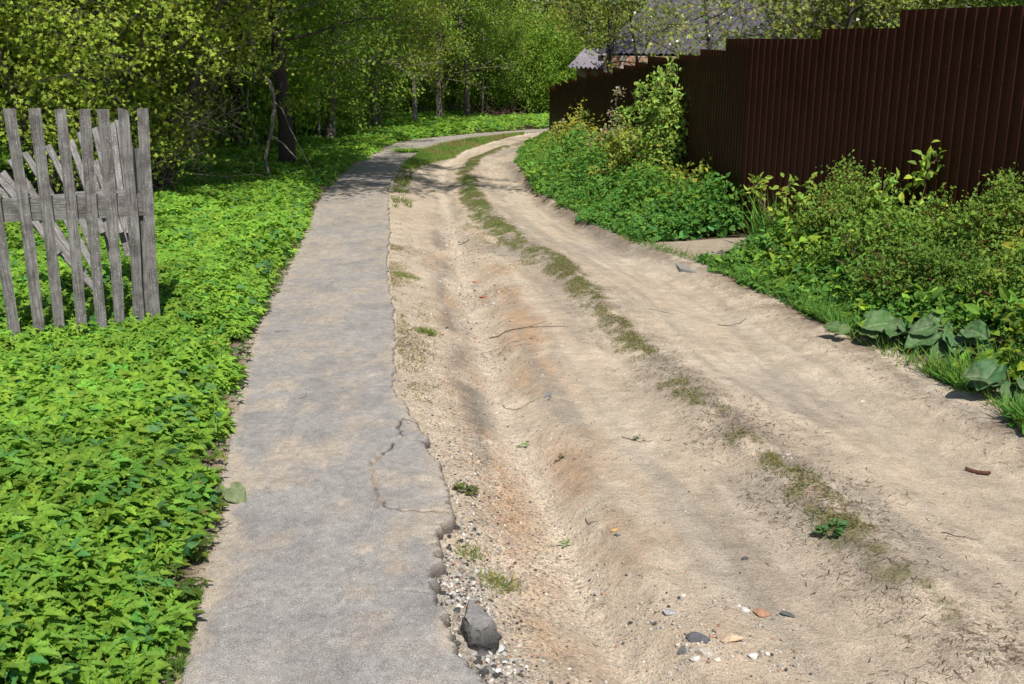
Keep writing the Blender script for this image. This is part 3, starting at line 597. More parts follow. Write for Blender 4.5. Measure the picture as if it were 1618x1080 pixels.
# ------------------------------------------------------------------ gravel, crumbs and dry litter (stuff)
def ico_stone(rng, flat=.6, jag=.25, sub=2):
    import bmesh
    bm = bmesh.new(); bmesh.ops.create_icosphere(bm, subdivisions=sub, radius=.5)
    V = np.array([v.co[:] for v in bm.verts]); F = np.array([[v.index for v in f.verts] for f in bm.faces]); bm.free()
    for _ in range(11):                          # planar cuts make broken facets
        n_ = norm(rng.normal(size=(1, 3)))[0]; d = .22+.18*rng.random(); s = V@n_; V = V-np.maximum(s-d, 0)[:, None]*n_
    V = V*(1+jag*(rng.random((len(V), 1))-.5)*.35); V[:, 2] *= flat
    return V, [F]
def gravel():
    rng = np.random.default_rng(33); st = [ico_stone(rng, .65, .3, 1) for _ in range(5)]; a = Acc()
    pal = np.array([[.5, .46, .4], [.35, .33, .31], [.07, .068, .065], [.42, .24, .16], [.66, .64, .6], [.3, .25, .2]])*.85
    def lay(X, Y, s, pr):
        n = len(X); z = H(X, Y)+s*.12; yaw = rng.random(n)*6.283
        Xb = np.stack([np.cos(yaw), np.sin(yaw), 0*yaw], -1); Yb = np.stack([-np.sin(yaw), np.cos(yaw), 0*yaw], -1); Zb = np.tile([[0, 0, 1.]], (n, 1))
        C = pal[rng.choice(len(pal), n, p=pr)]*(.7+.6*rng.random((n, 1)))
        for k in range(5):
            m = np.arange(n) % 5 == k; S = np.stack([s[m], s[m]*(.6+.4*rng.random(m.sum())), s[m]], -1)
            scatter(a, st[k], np.stack([X, Y, z], -1)[m], Xb[m], Yb[m], Zb[m], S, C[m])
    def sz(n, lo, hi): return lo+(hi-lo)*rng.random(n)**3.5
    n = 6500; Y = 2.1+2.6*rng.random(n)**1.6; X = X_of(L_pr, Y)+.01+np.abs(rng.normal(size=n))*.17; lay(X, Y, sz(n, .003, .02), [.36, .2, .14, .06, .06, .18])
    n = 420; Y = 2.1+1.6*rng.random(n)**1.3; X = X_of(L_pr, Y)+.015+np.abs(rng.normal(size=n))*.06; lay(X, Y, .008+.03*rng.random(n)**2, [.12, .3, .4, .0, .06, .12])
    n = 2600; Y = 4.4+8*rng.random(n); X = X_of(L_pr, Y)+.02+np.abs(rng.normal(size=n))*.22; lay(X, Y, sz(n, .004, .02), [.34, .2, .1, .08, .1, .18])
    n = 2200; Y = 2.3+12*rng.random(n); X = X_of(L_gu, Y)+rng.normal(size=n)*.13; lay(X, Y, sz(n, .003, .02), [.3, .22, .1, .14, .12, .12])
    n = 1100; Y = 7+6*rng.random(n); X = X_of(L_gu, Y)+.06+rng.normal(size=n)*.16; lay(X, Y, sz(n, .006, .034), [.4, .2, .06, .14, .06, .14])
    n = 2400; Y = 2.5+11*rng.random(n); X = X_of(L_sh, Y)-.1+rng.normal(size=n)*.25; lay(X, Y, sz(n, .003, .018), [.34, .2, .08, .12, .1, .16])
    n = 3800; Y = 3.2+14*rng.random(n); X = X_of(L_pr, Y)+.2+(X_of(L_re, Y)-X_of(L_pr, Y))*rng.random(n); lay(X, Y, sz(n, .003, .013), [.35, .2, .12, .08, .1, .15])
    for px, py, r, m in ((722, 932, .075, 420), (750, 950, .06, 260), (785, 1030, .08, 260)):
        p = G(px, py, -.07); x, y = blob(rng, p[0], p[1], r, m); x = np.maximum(x, X_of(L_pr, y)+.012); lay(x, y, sz(m, .004, .026), [.2, .1, .2, .05, .35, .1])
    for px, py, r, m in ((1040, 985, .22, 200), (1170, 975, .26, 160), (1110, 1035, .2, 240), (940, 915, .06, 50), (1240, 1060, .16, 160), (765, 470, .3, 200), (1230, 750, .2, 60)):
        p = G(px, py, -.14); x, y = blob(rng, p[0], p[1], r*.6, m); lay(x, y, sz(m, .004, .022), [.42, .18, .08, .1, .06, .16])
    o = a.build('gravel', M_stone); tag(o, 'loose gravel, tar crumbs and pebbles lying along the lane and path edge', 'gravel', kind='stuff')
    a = Acc()
    def fib(X, Y, L0, C0, flat=.12):
        n = len(X); yaw = rng.random(n)*6.283; D = norm(np.stack([np.cos(yaw), np.sin(yaw), rng.normal(size=n)*flat], -1)); N = norm(np.stack([rng.normal(size=n)*.3, rng.normal(size=n)*.3, np.ones(n)], -1))
        S = L0*(.4+rng.random(n)); scatter(a, blade, np.stack([X, Y, H(X, Y)+.004], -1), *basis(D, N), np.stack([S*1.8, S, S], -1), cols(rng, n, C0, .35, .1))
    n = 15000; Y = 2.6+20*rng.random(n)**1.3; X = X_of(L_mr, Y)+rng.normal(size=n)*.15; k = fbm(X*5, Y*3, 330, 4)+.2*rng.random(n) > .55; fib(X[k], Y[k], .03, (.12, .09, .06))
    n = 4200; Y = 2+14*rng.random(n); X = X_of(L_re, Y)-.25+.45*rng.random(n); fib(X, Y, .04, (.17, .125, .085))
    n = 3500; Y = 1.9+14*rng.random(n); X = X_of(L_pl, Y)-.14*rng.random(n)+.03; fib(X, Y, .03, (.2, .15, .1))
    n = 2600; Y = 3+12*rng.random(n); X = X_of(L_gu, Y)+rng.normal(size=n)*.2; fib(X, Y, .025, (.16, .11, .075))
    n = 2200; Y = 3+13*rng.random(n); X = X_of(L_pr, Y)+.3+(X_of(L_re, Y)-X_of(L_pr, Y)-.3)*rng.random(n); fib(X, Y, .018, (.14, .1, .075))
    for px, py, r, m in ((700, 345, .5, 500), (760, 450, .4, 500), (790, 540, .3, 300), (650, 560, .2, 250), (690, 410, .35, 400), (640, 400, .2, 250), (1180, 690, .35, 400), (1300, 790, .3, 400)):
        p = G(px, py, -.1); x, y = blob(rng, p[0], p[1], r, m); fib(x, y, .035, (.11, .085, .06))
    n = 2600; Y = 15+12*rng.random(n); X = X_of(L_gu, Y)-.3+2.2*rng.random(n); fib(X, Y, .06, (.14, .1, .07))
    o = a.build('dry_litter', M_litter); tag(o, 'brown bits of dry grass and twigs strewn over the sand', 'litter', kind='stuff')
gravel()

# ------------------------------------------------------------------ single stones, lumps of asphalt, twigs
def stone(px, py, size, C, label, name='stone', cat='stone', lift=-.08, flat=.6, yaw=0., seed=0, group=None, sub=3, sink=.4, asp=.75):
    rng = np.random.default_rng(900+seed); V, F = ico_stone(rng, 1, .10, sub)
    V = V*np.array([size, size*asp, size*flat]); c_, s_ = math.cos(yaw), math.sin(yaw)
    V = np.stack([V[:, 0]*c_-V[:, 1]*s_, V[:, 0]*s_+V[:, 1]*c_, V[:, 2]], -1)
    C = np.minimum(np.array(C), .6)[None]*(.62+.5*fbm(V[:, 0]*60+9, V[:, 1]*60+V[:, 2]*40, seed, 3))[:, None]
    x, y = G(px, py, lift); o = npmesh(name, V, F, M_stone, C); o.location = P3(x, y, size*flat*(.5-sink)); tag(o, label, cat, group); return o
TAR = (.085, .082, .08)
def asphalt_lump():
    rng = np.random.default_rng(4)
    # kite-shaped slab remnant lying tilted in the broken edge, pale worn top, black broken underside face
    out = np.array([(-.01, .115), (.03, .07), (.052, .02), (.075, -.05), (.06, -.085), (.0, -.10), (-.045, -.085), (-.062, -.02), (-.045, .05)])
    n = len(out); V = []; C = []
    for (z, s, c_, dy) in ((.062, .66, (.22, .21, .2), .034), (.052, .74, (.12, .115, .11), .026), (.014, 1.0, (.035, .033, .032), 0), (-.035, .8, TAR, 0)):
        for x, y in out: V.append((x*s+rng.normal()*.004, y*s+dy+rng.normal()*.005, z+.15*y*(1 if z > .03 else .5)+rng.normal()*.002)); C.append(c_)
    V.append((0, .02, .068)); C.append((.21, .2, .195)); top = len(V)-1
    F4 = []; F3 = []
    for k in range(3):
        for i in range(n): F4.append((k*n+i, (k+1)*n+i, (k+1)*n+(i+1) % n, k*n+(i+1) % n))
    for i in range(n): F3.append((top, i, (i+1) % n))
    o = npmesh('asphalt_lump', np.array(V), [np.array(F4), np.array(F3)], M_stone, np.array(C))
    import bmesh
    bm = bmesh.new(); bm.from_mesh(o.data); bmesh.ops.subdivide_edges(bm, edges=bm.edges[:], cuts=4, use_grid_fill=True)
    for v in bm.verts:
        q = v.co; k = .3 if q.z > .055 else 1.
        n_ = (float(vnoise(np.array([q.x*90+7]), np.array([q.y*70+q.z*95]), 3)[0])-.5)*.018*k+(float(vnoise(np.array([q.x*220]), np.array([q.y*200+q.z*240]), 5)[0])-.5)*.008*k
        d_ = Vector((q.x, q.y, q.z-.01)); d_.normalize(); v.co = q+d_*n_
    bmesh.ops.triangulate(bm, faces=bm.faces[:]); bm.to_mesh(o.data); bm.free()
    p = G(754, 985, -.02); o.location = P3(p[0], p[1], .012); o.rotation_euler = (R(-4), R(5), R(16)); o.scale = (.82, .86, .95)
    tag(o, 'large kite shaped lump of broken asphalt lying below the crumbled path edge', 'asphalt lump')
asphalt_lump()
stone(699, 895, .048, TAR, 'small black tar lump tucked against the path edge above the big lump', 'asphalt_lump', 'asphalt lump', -.03, .75, .4, 1)
stone(722, 961, .034, TAR, 'small black tar lump beside the upper left of the big lump', 'asphalt_lump', 'asphalt lump', -.05, .6, 1., 2)
stone(771, 1049, .065, (.19, .18, .175), 'rounded grey asphalt piece wedged beside the path at the bottom of the picture', 'asphalt_lump', 'asphalt lump', -.05, .5, .3, 3)
stone(764, 1022, .055, (.13, .125, .12), 'dark grey asphalt piece just below the big kite shaped lump', 'asphalt_lump', 'asphalt lump', -.05, .5, 1.3, 4)
stone(788, 1012, .05, (.72, .72, .72), 'chalk white stone at the lower right corner of the big asphalt lump', lift=-.07, seed=5)
stone(691, 940, .04, (.42, .38, .33), 'pale beige stone beside the path left of the big asphalt lump', lift=-.04, seed=6, yaw=.6)
stone(733, 931, .024, TAR, 'tiny black tar crumb between the path edge and the dry tuft', 'asphalt_lump', 'asphalt lump', -.05, .7, 0, 7)
stone(745, 905, .03, TAR, 'flat black tar crumb right of the small lump at the path edge', 'asphalt_lump', 'asphalt lump', -.06, .5, 2.9, 8)
stone(804, 1070, .04, (.5, .44, .37), 'cream pebble among gravel at the bottom of the crumbling edge', lift=-.1, seed=9)
stone(1105, 1026, .085, (.12, .12, .13), 'dark slate grey pointed stone in the small pile at bottom centre', lift=-.13, seed=10, yaw=-.5, flat=.45, asp=.55)
stone(1152, 1018, .09, (.55, .42, .29), 'flat sandy coloured stone right of the dark pointed stone', lift=-.12, seed=11, yaw=-.3, flat=.3, sink=.25)
stone(1112, 1046, .055, (.55, .5, .43), 'pale rounded stone just below the dark pointed stone', lift=-.13, seed=12)
stone(1096, 1051, .035, (.58, .54, .48), 'small white stone at the lower left of the stone pile', lift=-.13, seed=13)
stone(1078, 1035, .05, (.16, .165, .17), 'blue grey angular stone at the left end of the stone pile', lift=-.13, seed=14, yaw=.9)
stone(1132, 1055, .03, (.62, .57, .5), 'small cream stone at the lower right of the stone pile', lift=-.13, seed=15)
stone(1190, 1042, .04, (.66, .62, .56), 'single off white stone on bare sand right of the stone pile', lift=-.12, seed=16)
stone(1202, 970, .065, (.45, .25, .16), 'flat reddish stone beside the white oval pebble', lift=-.12, seed=17, flat=.35, sink=.25)
stone(1176, 966, .04, (.6, .57, .52), 'white oval pebble left of the flat reddish stone', lift=-.12, seed=18)
stone(1246, 975, .06, (.14, .145, .15), 'lone flat dark grey stone right of the reddish stone', lift=-.12, seed=19, flat=.35, asp=.5, yaw=-.5)
stone(1057, 985, .05, (.42, .42, .42), 'flat light grey stone at the right end of the little gravel ridge', lift=-.14, seed=20, flat=.4)
stone(946, 917, .04, (.5, .46, .4), 'pale stone in the gully beyond the orange bank', lift=-.15, seed=21)
stone(867, 628, .06, (.26, .26, .265), 'grey rounded stone standing alone in the rut midway along the lane', lift=-.12, seed=22, flat=.6)
stone(1177, 877, .03, (.1, .095, .09), 'tiny black stone on sand near the centre of the near lane', lift=-.09, seed=23)
stone(1362, 632, .04, (.6, .56, .5), 'white pebble on the grey stripe of the right wheel rut', lift=-.11, seed=24, flat=.3)
stone(971, 838, .045, (.55, .33, .12), 'orange yellow splinter of brick on sand right of the gully', 'brick_splinter', 'brick piece', lift=-.11, seed=25, flat=.3, asp=.35, yaw=.2)
stone(976, 847, .03, (.16, .16, .17), 'little blue grey stone touching the orange brick splinter', lift=-.11, seed=26, flat=.4)
stone(1150, 488, .07, (.4, .22, .17), 'flat pinkish brick flake on the right wheel rut', 'brick_splinter', 'brick piece', lift=-.1, seed=27, flat=.2, asp=.5, yaw=.5)
stone(765, 466, .1, (.42, .15, .09), 'broken red brick half buried in the far part of the left rut', 'brick_piece', 'brick piece', lift=-.15, seed=28, flat=.35, asp=.5)
stone(752, 440, .09, (.45, .19, .12), 'second red brick fragment, a little farther up the left rut', 'brick_piece', 'brick piece', lift=-.15, seed=29, flat=.3, asp=.5)
stone(648, 518, .05, (.5, .48, .45), 'pale grey stone on the bank beside a mossy tuft', lift=-.04, seed=30)
stone(645, 668, .022, (.85, .85, .85), 'small white fleck of stone on the loose asphalt disc at the path edge', lift=.01, seed=31, flat=.25, asp=.5, yaw=.4).location.z += .052

def twig(px, py, L, yaw, C, label, r=.004, lift=-.09, bend=.2, fork=True, name='twig', seed=0):
    rng = np.random.default_rng(seed+70); r *= .62; x, y = G(px, py, lift); n = 11; s = np.linspace(-.5, .5, n)*L
    b = bend*L*(np.linspace(-1, 1, n)**2-.5)
    X = x+s*math.cos(yaw)-b*math.sin(yaw); Y = y+s*math.sin(yaw)+b*math.cos(yaw)
    wg = np.cumsum(rng.normal(size=n))*L*.022; X = X-wg*math.sin(yaw); Y = Y+wg*math.cos(yaw)
    Z = H(X, Y)+r*1.0+np.abs(rng.normal(size=n))*.004
    a = Acc(); tube(a, np.stack([X, Y, Z], -1), r*np.linspace(1, .45, n), C, 5)
    if fork:
        k = n//2; e = np.array([X[k], Y[k], Z[k]]); d = np.array([math.cos(yaw+.6), math.sin(yaw+.6), .1])*L*.3
        tube(a, np.stack([e, e+d*.5, e+d]), r*np.array([.6, .45, .2]), C, 4)
    o = a.build(name, M_bark); tag(o, label, 'twig'); return o
DB = (.06, .045, .035)
twig(1520, 853, .14, -.15, DB, 'thin dark twig lying across bare sand at the lower right', .0028, seed=1)
twig(1160, 507, .28, .6, DB, 'long thin dark twig by the pinkish brick flake on the right rut', .004, seed=2, lift=-.1)
twig(835, 522, .55, .05, DB, 'long dark twig lying across the left rut midway along the lane', .005, seed=3, lift=-.12, bend=.06)
twig(1005, 688, .16, -.5, DB, 'short twig with a green sprig on sand beside the orange soil', .003, seed=4)
twig(816, 641, .2, -.6, (.2, .14, .09), 'pale brown twig at the head of the gully', .0035, seed=5, lift=-.17)
twig(930, 835, .09, -1.2, DB, 'short curved black twig in the gully', .003, seed=6, fork=False, lift=-.17)
twig(1050, 495, .22, .1, DB, 'slender dark twig lying beyond the grey stones on the right rut', .003, seed=7)
twig(735, 385, .25, 1.1, (.05, .04, .035), 'dark stick standing up in the shaded left rut', .006, seed=8, lift=-.15)
twig(446, 525, .09, .3, DB, 'small black twig on the asphalt path near its left edge', .003, lift=0, seed=9, fork=False).location.z += .05
twig(481, 632, .07, 1.2, DB, 'short black twig on the middle of the asphalt path', .0025, lift=0, seed=10, fork=False).location.z += .05
twig(338, 842, .17, .8, (.12, .1, .085), 'grey stick lying between the leaves and the left path edge', .005, lift=0, seed=11, fork=False).location.z += .02
def bark_strip():
    a = Acc(); x, y = G(1546, 736, -.1); n = 12; s = np.linspace(-.5, .5, n)*.105
    yaw = -.55; V = []
    for i, t in enumerate(s):
        w_ = .011*(1-(abs(t)/.056)**3*.8); zc = float(H(np.array([x]), np.array([y]))[0])
        for k in np.linspace(-1, 1, 5):
            V.append((x+t*math.cos(yaw)-k*w_*math.sin(yaw), y+t*math.sin(yaw)+k*w_*math.cos(yaw), zc+.004+.010*(1-k*k)+.006*abs(t)/.05))
    a.add(V, [gridfaces(n, 5)], (.10, .045, .035)); o = a.build('bark_strip', M_bark, smooth=True)
    sm = o.modifiers.new('thick', 'SOLIDIFY'); sm.thickness = .003
    tag(o, 'curled reddish brown strip of bark on the sand at right', 'bark piece')
bark_strip()
def small_weed(px, py, r, C, label, lift=-.07, n=26, T=LF4, s=.03, seed=0, h=.02):
    rng = np.random.default_rng(500+seed); x, y = G(px, py, lift); yaw = rng.random(n)*6.283; q = r*rng.random(n)**.6*.6
    P = np.stack([x+q*np.cos(yaw), y+q*np.sin(yaw), 0*q], -1); P[:, 2] = H(P[:, 0], P[:, 1])+.004+h*rng.random(n)
    D = norm(np.stack([np.cos(yaw), np.sin(yaw), .15+.4*rng.random(n)], -1)); N = norm(np.stack([rng.normal(size=n)*.2, rng.normal(size=n)*.2, np.ones(n)], -1))
    a = Acc(); scatter(a, T, P, *basis(D, N), s*(.6+.8*rng.random(n)), cols(rng, n, tuple(1.8*c for c in C), .2, .1))
    o = a.build('small_weed', M_leaf_soft); tag(o, label, 'weed'); return o
small_weed(735, 776, .05, (.07, .085, .025), 'small dark green weed growing beside the broken path edge', n=46, s=.028, T=LF2, seed=1)
small_weed(1313, 840, .05, (.05, .11, .035), 'flat little green rosette on the sparse crown of the near lane', n=34, s=.035, seed=2, T=LF2)
small_weed(893, 848, .018, (.12, .2, .03), 'tiny bright green seedling in the gully', -.17, 7, seed=3, s=.02)
small_weed(883, 722, .025, (.09, .09, .03), 'tiny brownish green weed on the orange bank', -.14, 16, seed=4, s=.016, T=LF2)
small_weed(828, 697, .025, (.09, .16, .03), 'small green weed tuft at the foot of the bank', -.17, 12, seed=5, s=.02)
small_weed(1010, 692, .03, (.07, .11, .05), 'grey green sprig beside the short twig', -.1, 12, seed=6, s=.02)
small_weed(675, 522, .09, (.1, .13, .03), 'flat mossy weed patch on the bank near a pale stone', -.05, 80, seed=7, s=.022, T=LF2)
small_weed(700, 212, .30, (.13, .22, .03), 'round leafy green weed clump between the far path and the lane', 0, 240, seed=8, s=.13, h=.3)
small_weed(645, 240, .28, (.09, .17, .02), 'tall dark grass tuft where the path begins to bend', -.0, 260, T=(blade[0]*np.array([1.5, 1, 1]), blade[1]), seed=9, s=.33, h=.02)

# ------------------------------------------------------------------ picket fence on the left
def slat(parent, A, B, wid, th, face, name='picket', seed=0, split=False):
    """board from A (foot) to B (top); face = outward normal"""
    A = np.array(A, float); B = np.array(B, float); ax = B-A; L = np.linalg.norm(ax); z = ax/L
    y = np.array(face, float); y = norm((y-z*np.dot(y, z))[None])[0]; x = np.cross(y, z)
    rng = np.random.default_rng(seed+60); n = 14; V = []
    bow = rng.normal()*.004
    for i in range(n):
        t = i/(n-1); w2 = wid*.5*(1+.05*rng.normal()*.5); off = bow*math.sin(math.pi*t)*2
        zt = L*t; e = rng.normal(size=4)*.0012
        tz = rng.normal()*.003 if i == n-1 else 0
        for (sx, sy, j) in ((-1, -1, 0), (1, -1, 1), (1, 1, 2), (-1, 1, 3)):
            V.append((sx*(w2-.002*(sy))+e[j]+off, sy*th*.5+e[(j+1) % 4], zt+tz*sx))
    F = []
    for i in range(n-1):
        for j in range(4): F.append((i*4+j, i*4+(j+1) % 4, (i+1)*4+(j+1) % 4, (i+1)*4+j))
    F += [(3, 2, 1, 0), ((n-1)*4, (n-1)*4+1, (n-1)*4+2, (n-1)*4+3)]
    o = npmesh(name, np.array(V), [np.array(F)], M_wood, None, parent)
    o.matrix_local = Matrix(((x[0], y[0], z[0], A[0]-parent.location.x), (x[1], y[1], z[1], A[1]-parent.location.y), (x[2], y[2], z[2], A[2]-parent.location.z), (0, 0, 0, 1)))
    return o
def picket_fence():
    R0 = np.array([-2.06, 6.12]); L0 = np.array([-2.48, 5.72]); d = norm((L0-R0)[None])[0]         # towards the left, nearer end
    nrm = np.array([-d[1], d[0]]); nrm = nrm if nrm[1] < 0 else -nrm
    t = thing('picket_fence', 'weathered grey picket fence with leaning boards at the left edge', 'fence', (*R0, float(H(np.array([R0[0]]), np.array([R0[1]]))[0])))
    def on_plane(px, py, off=0.0):
        c = np.array([R0[0], R0[1]])+nrm*off; r_ = np.array(ray(px, py)); k = np.dot(c, nrm)/np.dot(r_[:2], nrm); return np.array([0, 0, EYE])+r_*k
    tops = [(15, 171), (55, 171), (96, 172), (134, 172), (163, 172), (195, 172), (226, 171)]
    bots = [(63, 512), (98, 543), (128, 512), (160, 530), (192, 508), (222, 508), (247, 518)]
    # pickets as seen: foot left/right, each leaning slightly right
    feet = [(62, 520), (97, 545), (130, 525), (163, 530), (190, 515), (220, 512), (247, 520)]
    for i, (tp, ft) in enumerate(zip(tops, feet)):
        T = on_plane(*tp, .012); Bm = on_plane(*ft, .012); Bm = Bm-(T-Bm)*.10
        slat(t, Bm, T, .056 if i not in (6,) else .06, .016, (*nrm, 0), 'picket', i)
    T = on_plane(-28, 171, .012); Bm = on_plane(26, 540, .012); slat(t, Bm, T, .055, .016, (*nrm, 0), 'picket', 21)
    for k, (a_, b_) in enumerate((((-72, 171), (-20, 560)), ((-118, 172), (-72, 580)), ((-165, 172), (-120, 600)), ((-215, 172), (-170, 620)))):
        slat(t, on_plane(*b_, .012), on_plane(*a_, .012), .055, .016, (*nrm, 0), 'picket', 30+k)
    # rails behind the pickets
    def rail(pa, pb, hgt, seed):
        A = on_plane(*pa, -.022); B = on_plane(*pb, -.022); slat(t, A, B, hgt, .035, (*nrm, 0), 'rail', seed)
    rail((-260, 338), (238, 322), .125, 40)
    A = on_plane(232, 520, -.06); B = on_plane(222, 235, -.06); A = A-(B-A)*.1; p = slat(t, A, B, .07, .07, (*nrm, 0), 'post', 41)
    A = on_plane(-330, 700, -.06); B = on_plane(-340, 240, -.06); slat(t, A, B, .07, .07, (*nrm, 0), 'post', 42)
    # the collapsed second panel, leaning away behind the first
    base = np.array([-2.35, 6.6])
    t2 = thing('fallen_fence_panel', 'collapsed grey fence panel with slanting boards seen through the upright pickets', 'fence', (*base, float(H(np.array([base[0]]), np.array([base[1]]))[0])))
    z5 = lambda x, y: (x/2.456, 140+y/2.456)
    sl = [((-40, 300), (230, 640), .22), ((10, 325), (300, 700), .26), ((-60, 340), (372, 780), .2), ((95, 248), (368, 700), .34), ((40, 275), (330, 720), .3), ((185, 220), (366, 655), .42), ((275, 200), (400, 560), .5),
          ((310, 168), (445, 700), .58), ((365, 152), (500, 650), .66), ((368, 280), (470, 560), .62), ((436, 135), (490, 560), .74), ((455, 122), (505, 590), .8)]
    for i, (a_, b_, dd) in enumerate(sl):
        dep = 6.25+.9*dd
        T = atY(*z5(*a_), dep+.15); Bm = atY(*z5(*b_), dep-.12)
        slat(t2, Bm, T, .04, .016, (.35, -.9, .25), 'board', 60+i)
    slat(t2, atY(*z5(300, 420), 6.55), atY(*z5(530, 395), 7.0), .05, .035, (.4, -.8, .3), 'rail', 80)
    slat(t2, atY(*z5(60, 440), 6.35), atY(*z5(440, 400), 6.7), .06, .035, (.4, -.8, .3), 'rail', 81)
picket_fence()

# ------------------------------------------------------------------ brown corrugated fence
def brown_fence():
    base = P3(FB[0], FB[1]); root = thing('sheet_metal_fence', 'tall dark brown corrugated metal fence stepping down along the right side', 'fence', (float(base[0]), float(base[1]), float(base[2])))
    bl = np.array(root.location)
    # panel list: (start point, end point, top z) ; steps from near to far
    def ptA(px): # point of line A seen at column px at horizon
        u = px-809; d = FB-FA; k = (u*math.cos(PITCH)/FPX)     # X = k*Y
        s = (FA[0]-k*FA[1])/(k*d[1]-d[0]); return FA+d*s
    def ptS(px, P, Q):
        k = (px-809)*math.cos(PITCH)/FPX; d = Q-P; s = (P[0]-k*P[1])/(k*d[1]-d[0]); return P+d*s
    def ztop(px, py, p): return float(atY(px, py, p[1])[2])
    segs = []
    a1 = ptA(1420); a2 = ptA(1298); a3 = FB
    z1 = ztop(1420, 15, a1); z2 = ztop(1298, 45, a2); z3 = ztop(1186, 60.5, a3)
    dA = norm((FB-FA)[None])[0]
    p0 = a1-dA*1.15*3.0; segs.append((p0, a1, z1)); segs.append((p0-dA*1.15*3, p0, z1+.12)); segs.append((p0-dA*1.15*6, p0-dA*1.15*3, z1+.24))
    segs.append((a1, a2, z2)); segs.append((a2, a3, z3))
    cuts = [(1148, 61, 60.5), (1108, 78, 77), (1075.5, 86, 85.5), (1025, 93, 88), (1005, 98, 97), (987, 102, 101.5), (971, 106, 105.5)]
    prev = FB
    for i, (px, yb, yt) in enumerate(cuts):
        q = ptS(px, FB, FC); z = ztop(px, yt, q); segs.append((prev, q, z)); prev = q
    # beyond: sheet by sheet down to the far corner
    pts = [prev]; Lr = np.linalg.norm(FC-prev)
    n = max(1, round(Lr/1.15)); pts += [prev+(FC-prev)*k/n for k in range(1, n+1)]
    Lr = np.linalg.norm(FD-FC); n2 = round(Lr/2.3); pts += [FC+(FD-FC)*k/n2 for k in range(1, n2+1)]
    for k in range(len(pts)-1):
        mid = pts[k+1]; u = 809+mid[0]/mid[1]*FPX/math.cos(PITCH)
        yt = float(np.interp(u, [871, 880, 894, 907, 925, 945, 971], [136, 128, 124, 119, 113.5, 111, 107]))
        segs.append((pts[k], pts[k+1], ztop(u, yt, mid)))
    # far return of the fence, going right behind the corner
    segs.append((FD, FD+np.array([2.2, 1.2]), segs[-1][2])); segs.append((FD+np.array([2.2, 1.2]), FD+np.array([6.5, 3.6]), segs[-1][2]-.1))
    prof = [(0, 0), (.026, 0), (.034, .010), (.086, .010), (.094, 0), (.115, 0)]     # along, depth
    for si, (p, q, z) in enumerate(segs):
        d = q-p; L = np.linalg.norm(d); d = d/L; nr = np.array([-d[1], d[0]])
        if np.dot(nr, -p) < 0: nr = -nr
        if si == len(segs)-1 or si == len(segs)-2: nr = np.array([-abs(nr[0]), abs(nr[1])])
        xs = []
        k = 0
        nrib = max(2, round(L/.115)); sc = L/(nrib*.115)
        for r_ in range(nrib):
            for (u, v) in prof[:-1]: xs.append(((r_*.115+u)*sc, v))
        xs.append((L, 0)); xs = np.array(xs); far = p[1] > 24
        P = p[None]+d[None]*xs[:, :1]+nr[None]*xs[:, 1:]
        zb = gY(P[:, 1])+.03
        V = np.concatenate([np.c_[P, zb], np.c_[P, np.full(len(P), z)]])-bl
        m = len(P); i = np.arange(m-1); F = np.stack([i, i+1, i+1+m, i+m], -1)
        a = Acc(); a.add(V, [F], (.03, .013, .01))
        Pb = P-nr[None]*.0009; V2 = np.concatenate([np.c_[Pb, zb], np.c_[Pb, np.full(len(P), z)]])-bl; a.add(V2, [F[:, ::-1]], (.03, .013, .01))
        rng = np.random.default_rng(si)
        if p[1] < 16:
            for zz in (z-.42, z-1.45):
                for r_ in range(0, nrib, 3):
                    c_ = p+d*((r_*.115+.06)*sc)+nr*.013; 
                    box(a, np.array([c_[0], c_[1], zz+rng.normal()*.006])-bl, (.009, .009, .009))
        pn = a.build('panel', M_fence, root)
        # rails and posts at the back
        nb = -nr; ang = math.atan2(d[1], d[0]); M = np.array([[math.cos(ang), -math.sin(ang), 0], [math.sin(ang), math.cos(ang), 0], [0, 0, 1]])
        mid = (p+q)/2+nb*.022
        for zz in (z-.42, z-1.45): a = Acc(); box(a, np.array([mid[0], mid[1], zz])-bl, (L-.01, .036, .03), (.05, .02, .015), M); a.build('rail', M_fence, root)
        pp = p+nb*.075; a = Acc(); zt = z-.02; zb0 = float(gY(pp[1]))-.2; box(a, np.array([pp[0], pp[1], (zt+zb0)/2])-bl, (.06, .06, zt-zb0), (.05, .02, .015), M); a.build('post', M_fence, root)
brown_fence()
# cracked concrete slab at the gap by the fence
def slab():
    rng = np.random.default_rng(3); a = Acc(); root = thing('concrete_slab', 'cracked grey slab lying at the road edge before the dark fence', 'slab')
    for i, (pts) in enumerate([[(1060, 404), (1110, 400), (1120, 415), (1108, 428), (1075, 420)], [(1113, 400), (1165, 400), (1172, 412), (1125, 417)], [(1168, 400), (1215, 400), (1215, 412), (1176, 413)]]):
        P = [P3(*G(x, y, -.03)) for x, y in pts]; P = np.array(P); P[:, 2] = gY(P[:, 1])+(P[:, 2]-gY(P[:, 1])).mean()-.008+.003*i; n = len(P)
        c_ = P.mean(0); low = P.copy(); low[:, 2] -= .05
        V = np.vstack([P, low, c_[None]+[0, 0, .004]])
        a = Acc(); a.add(V, [np.array([(i_, n+i_, n+(i_+1) % n, (i_+1) % n) for i_ in range(n)]), np.array([(2*n, i_, (i_+1) % n) for i_ in range(n)])], (.27, .26, .245))
        a.build('slab_piece', M_asph, root)
slab()

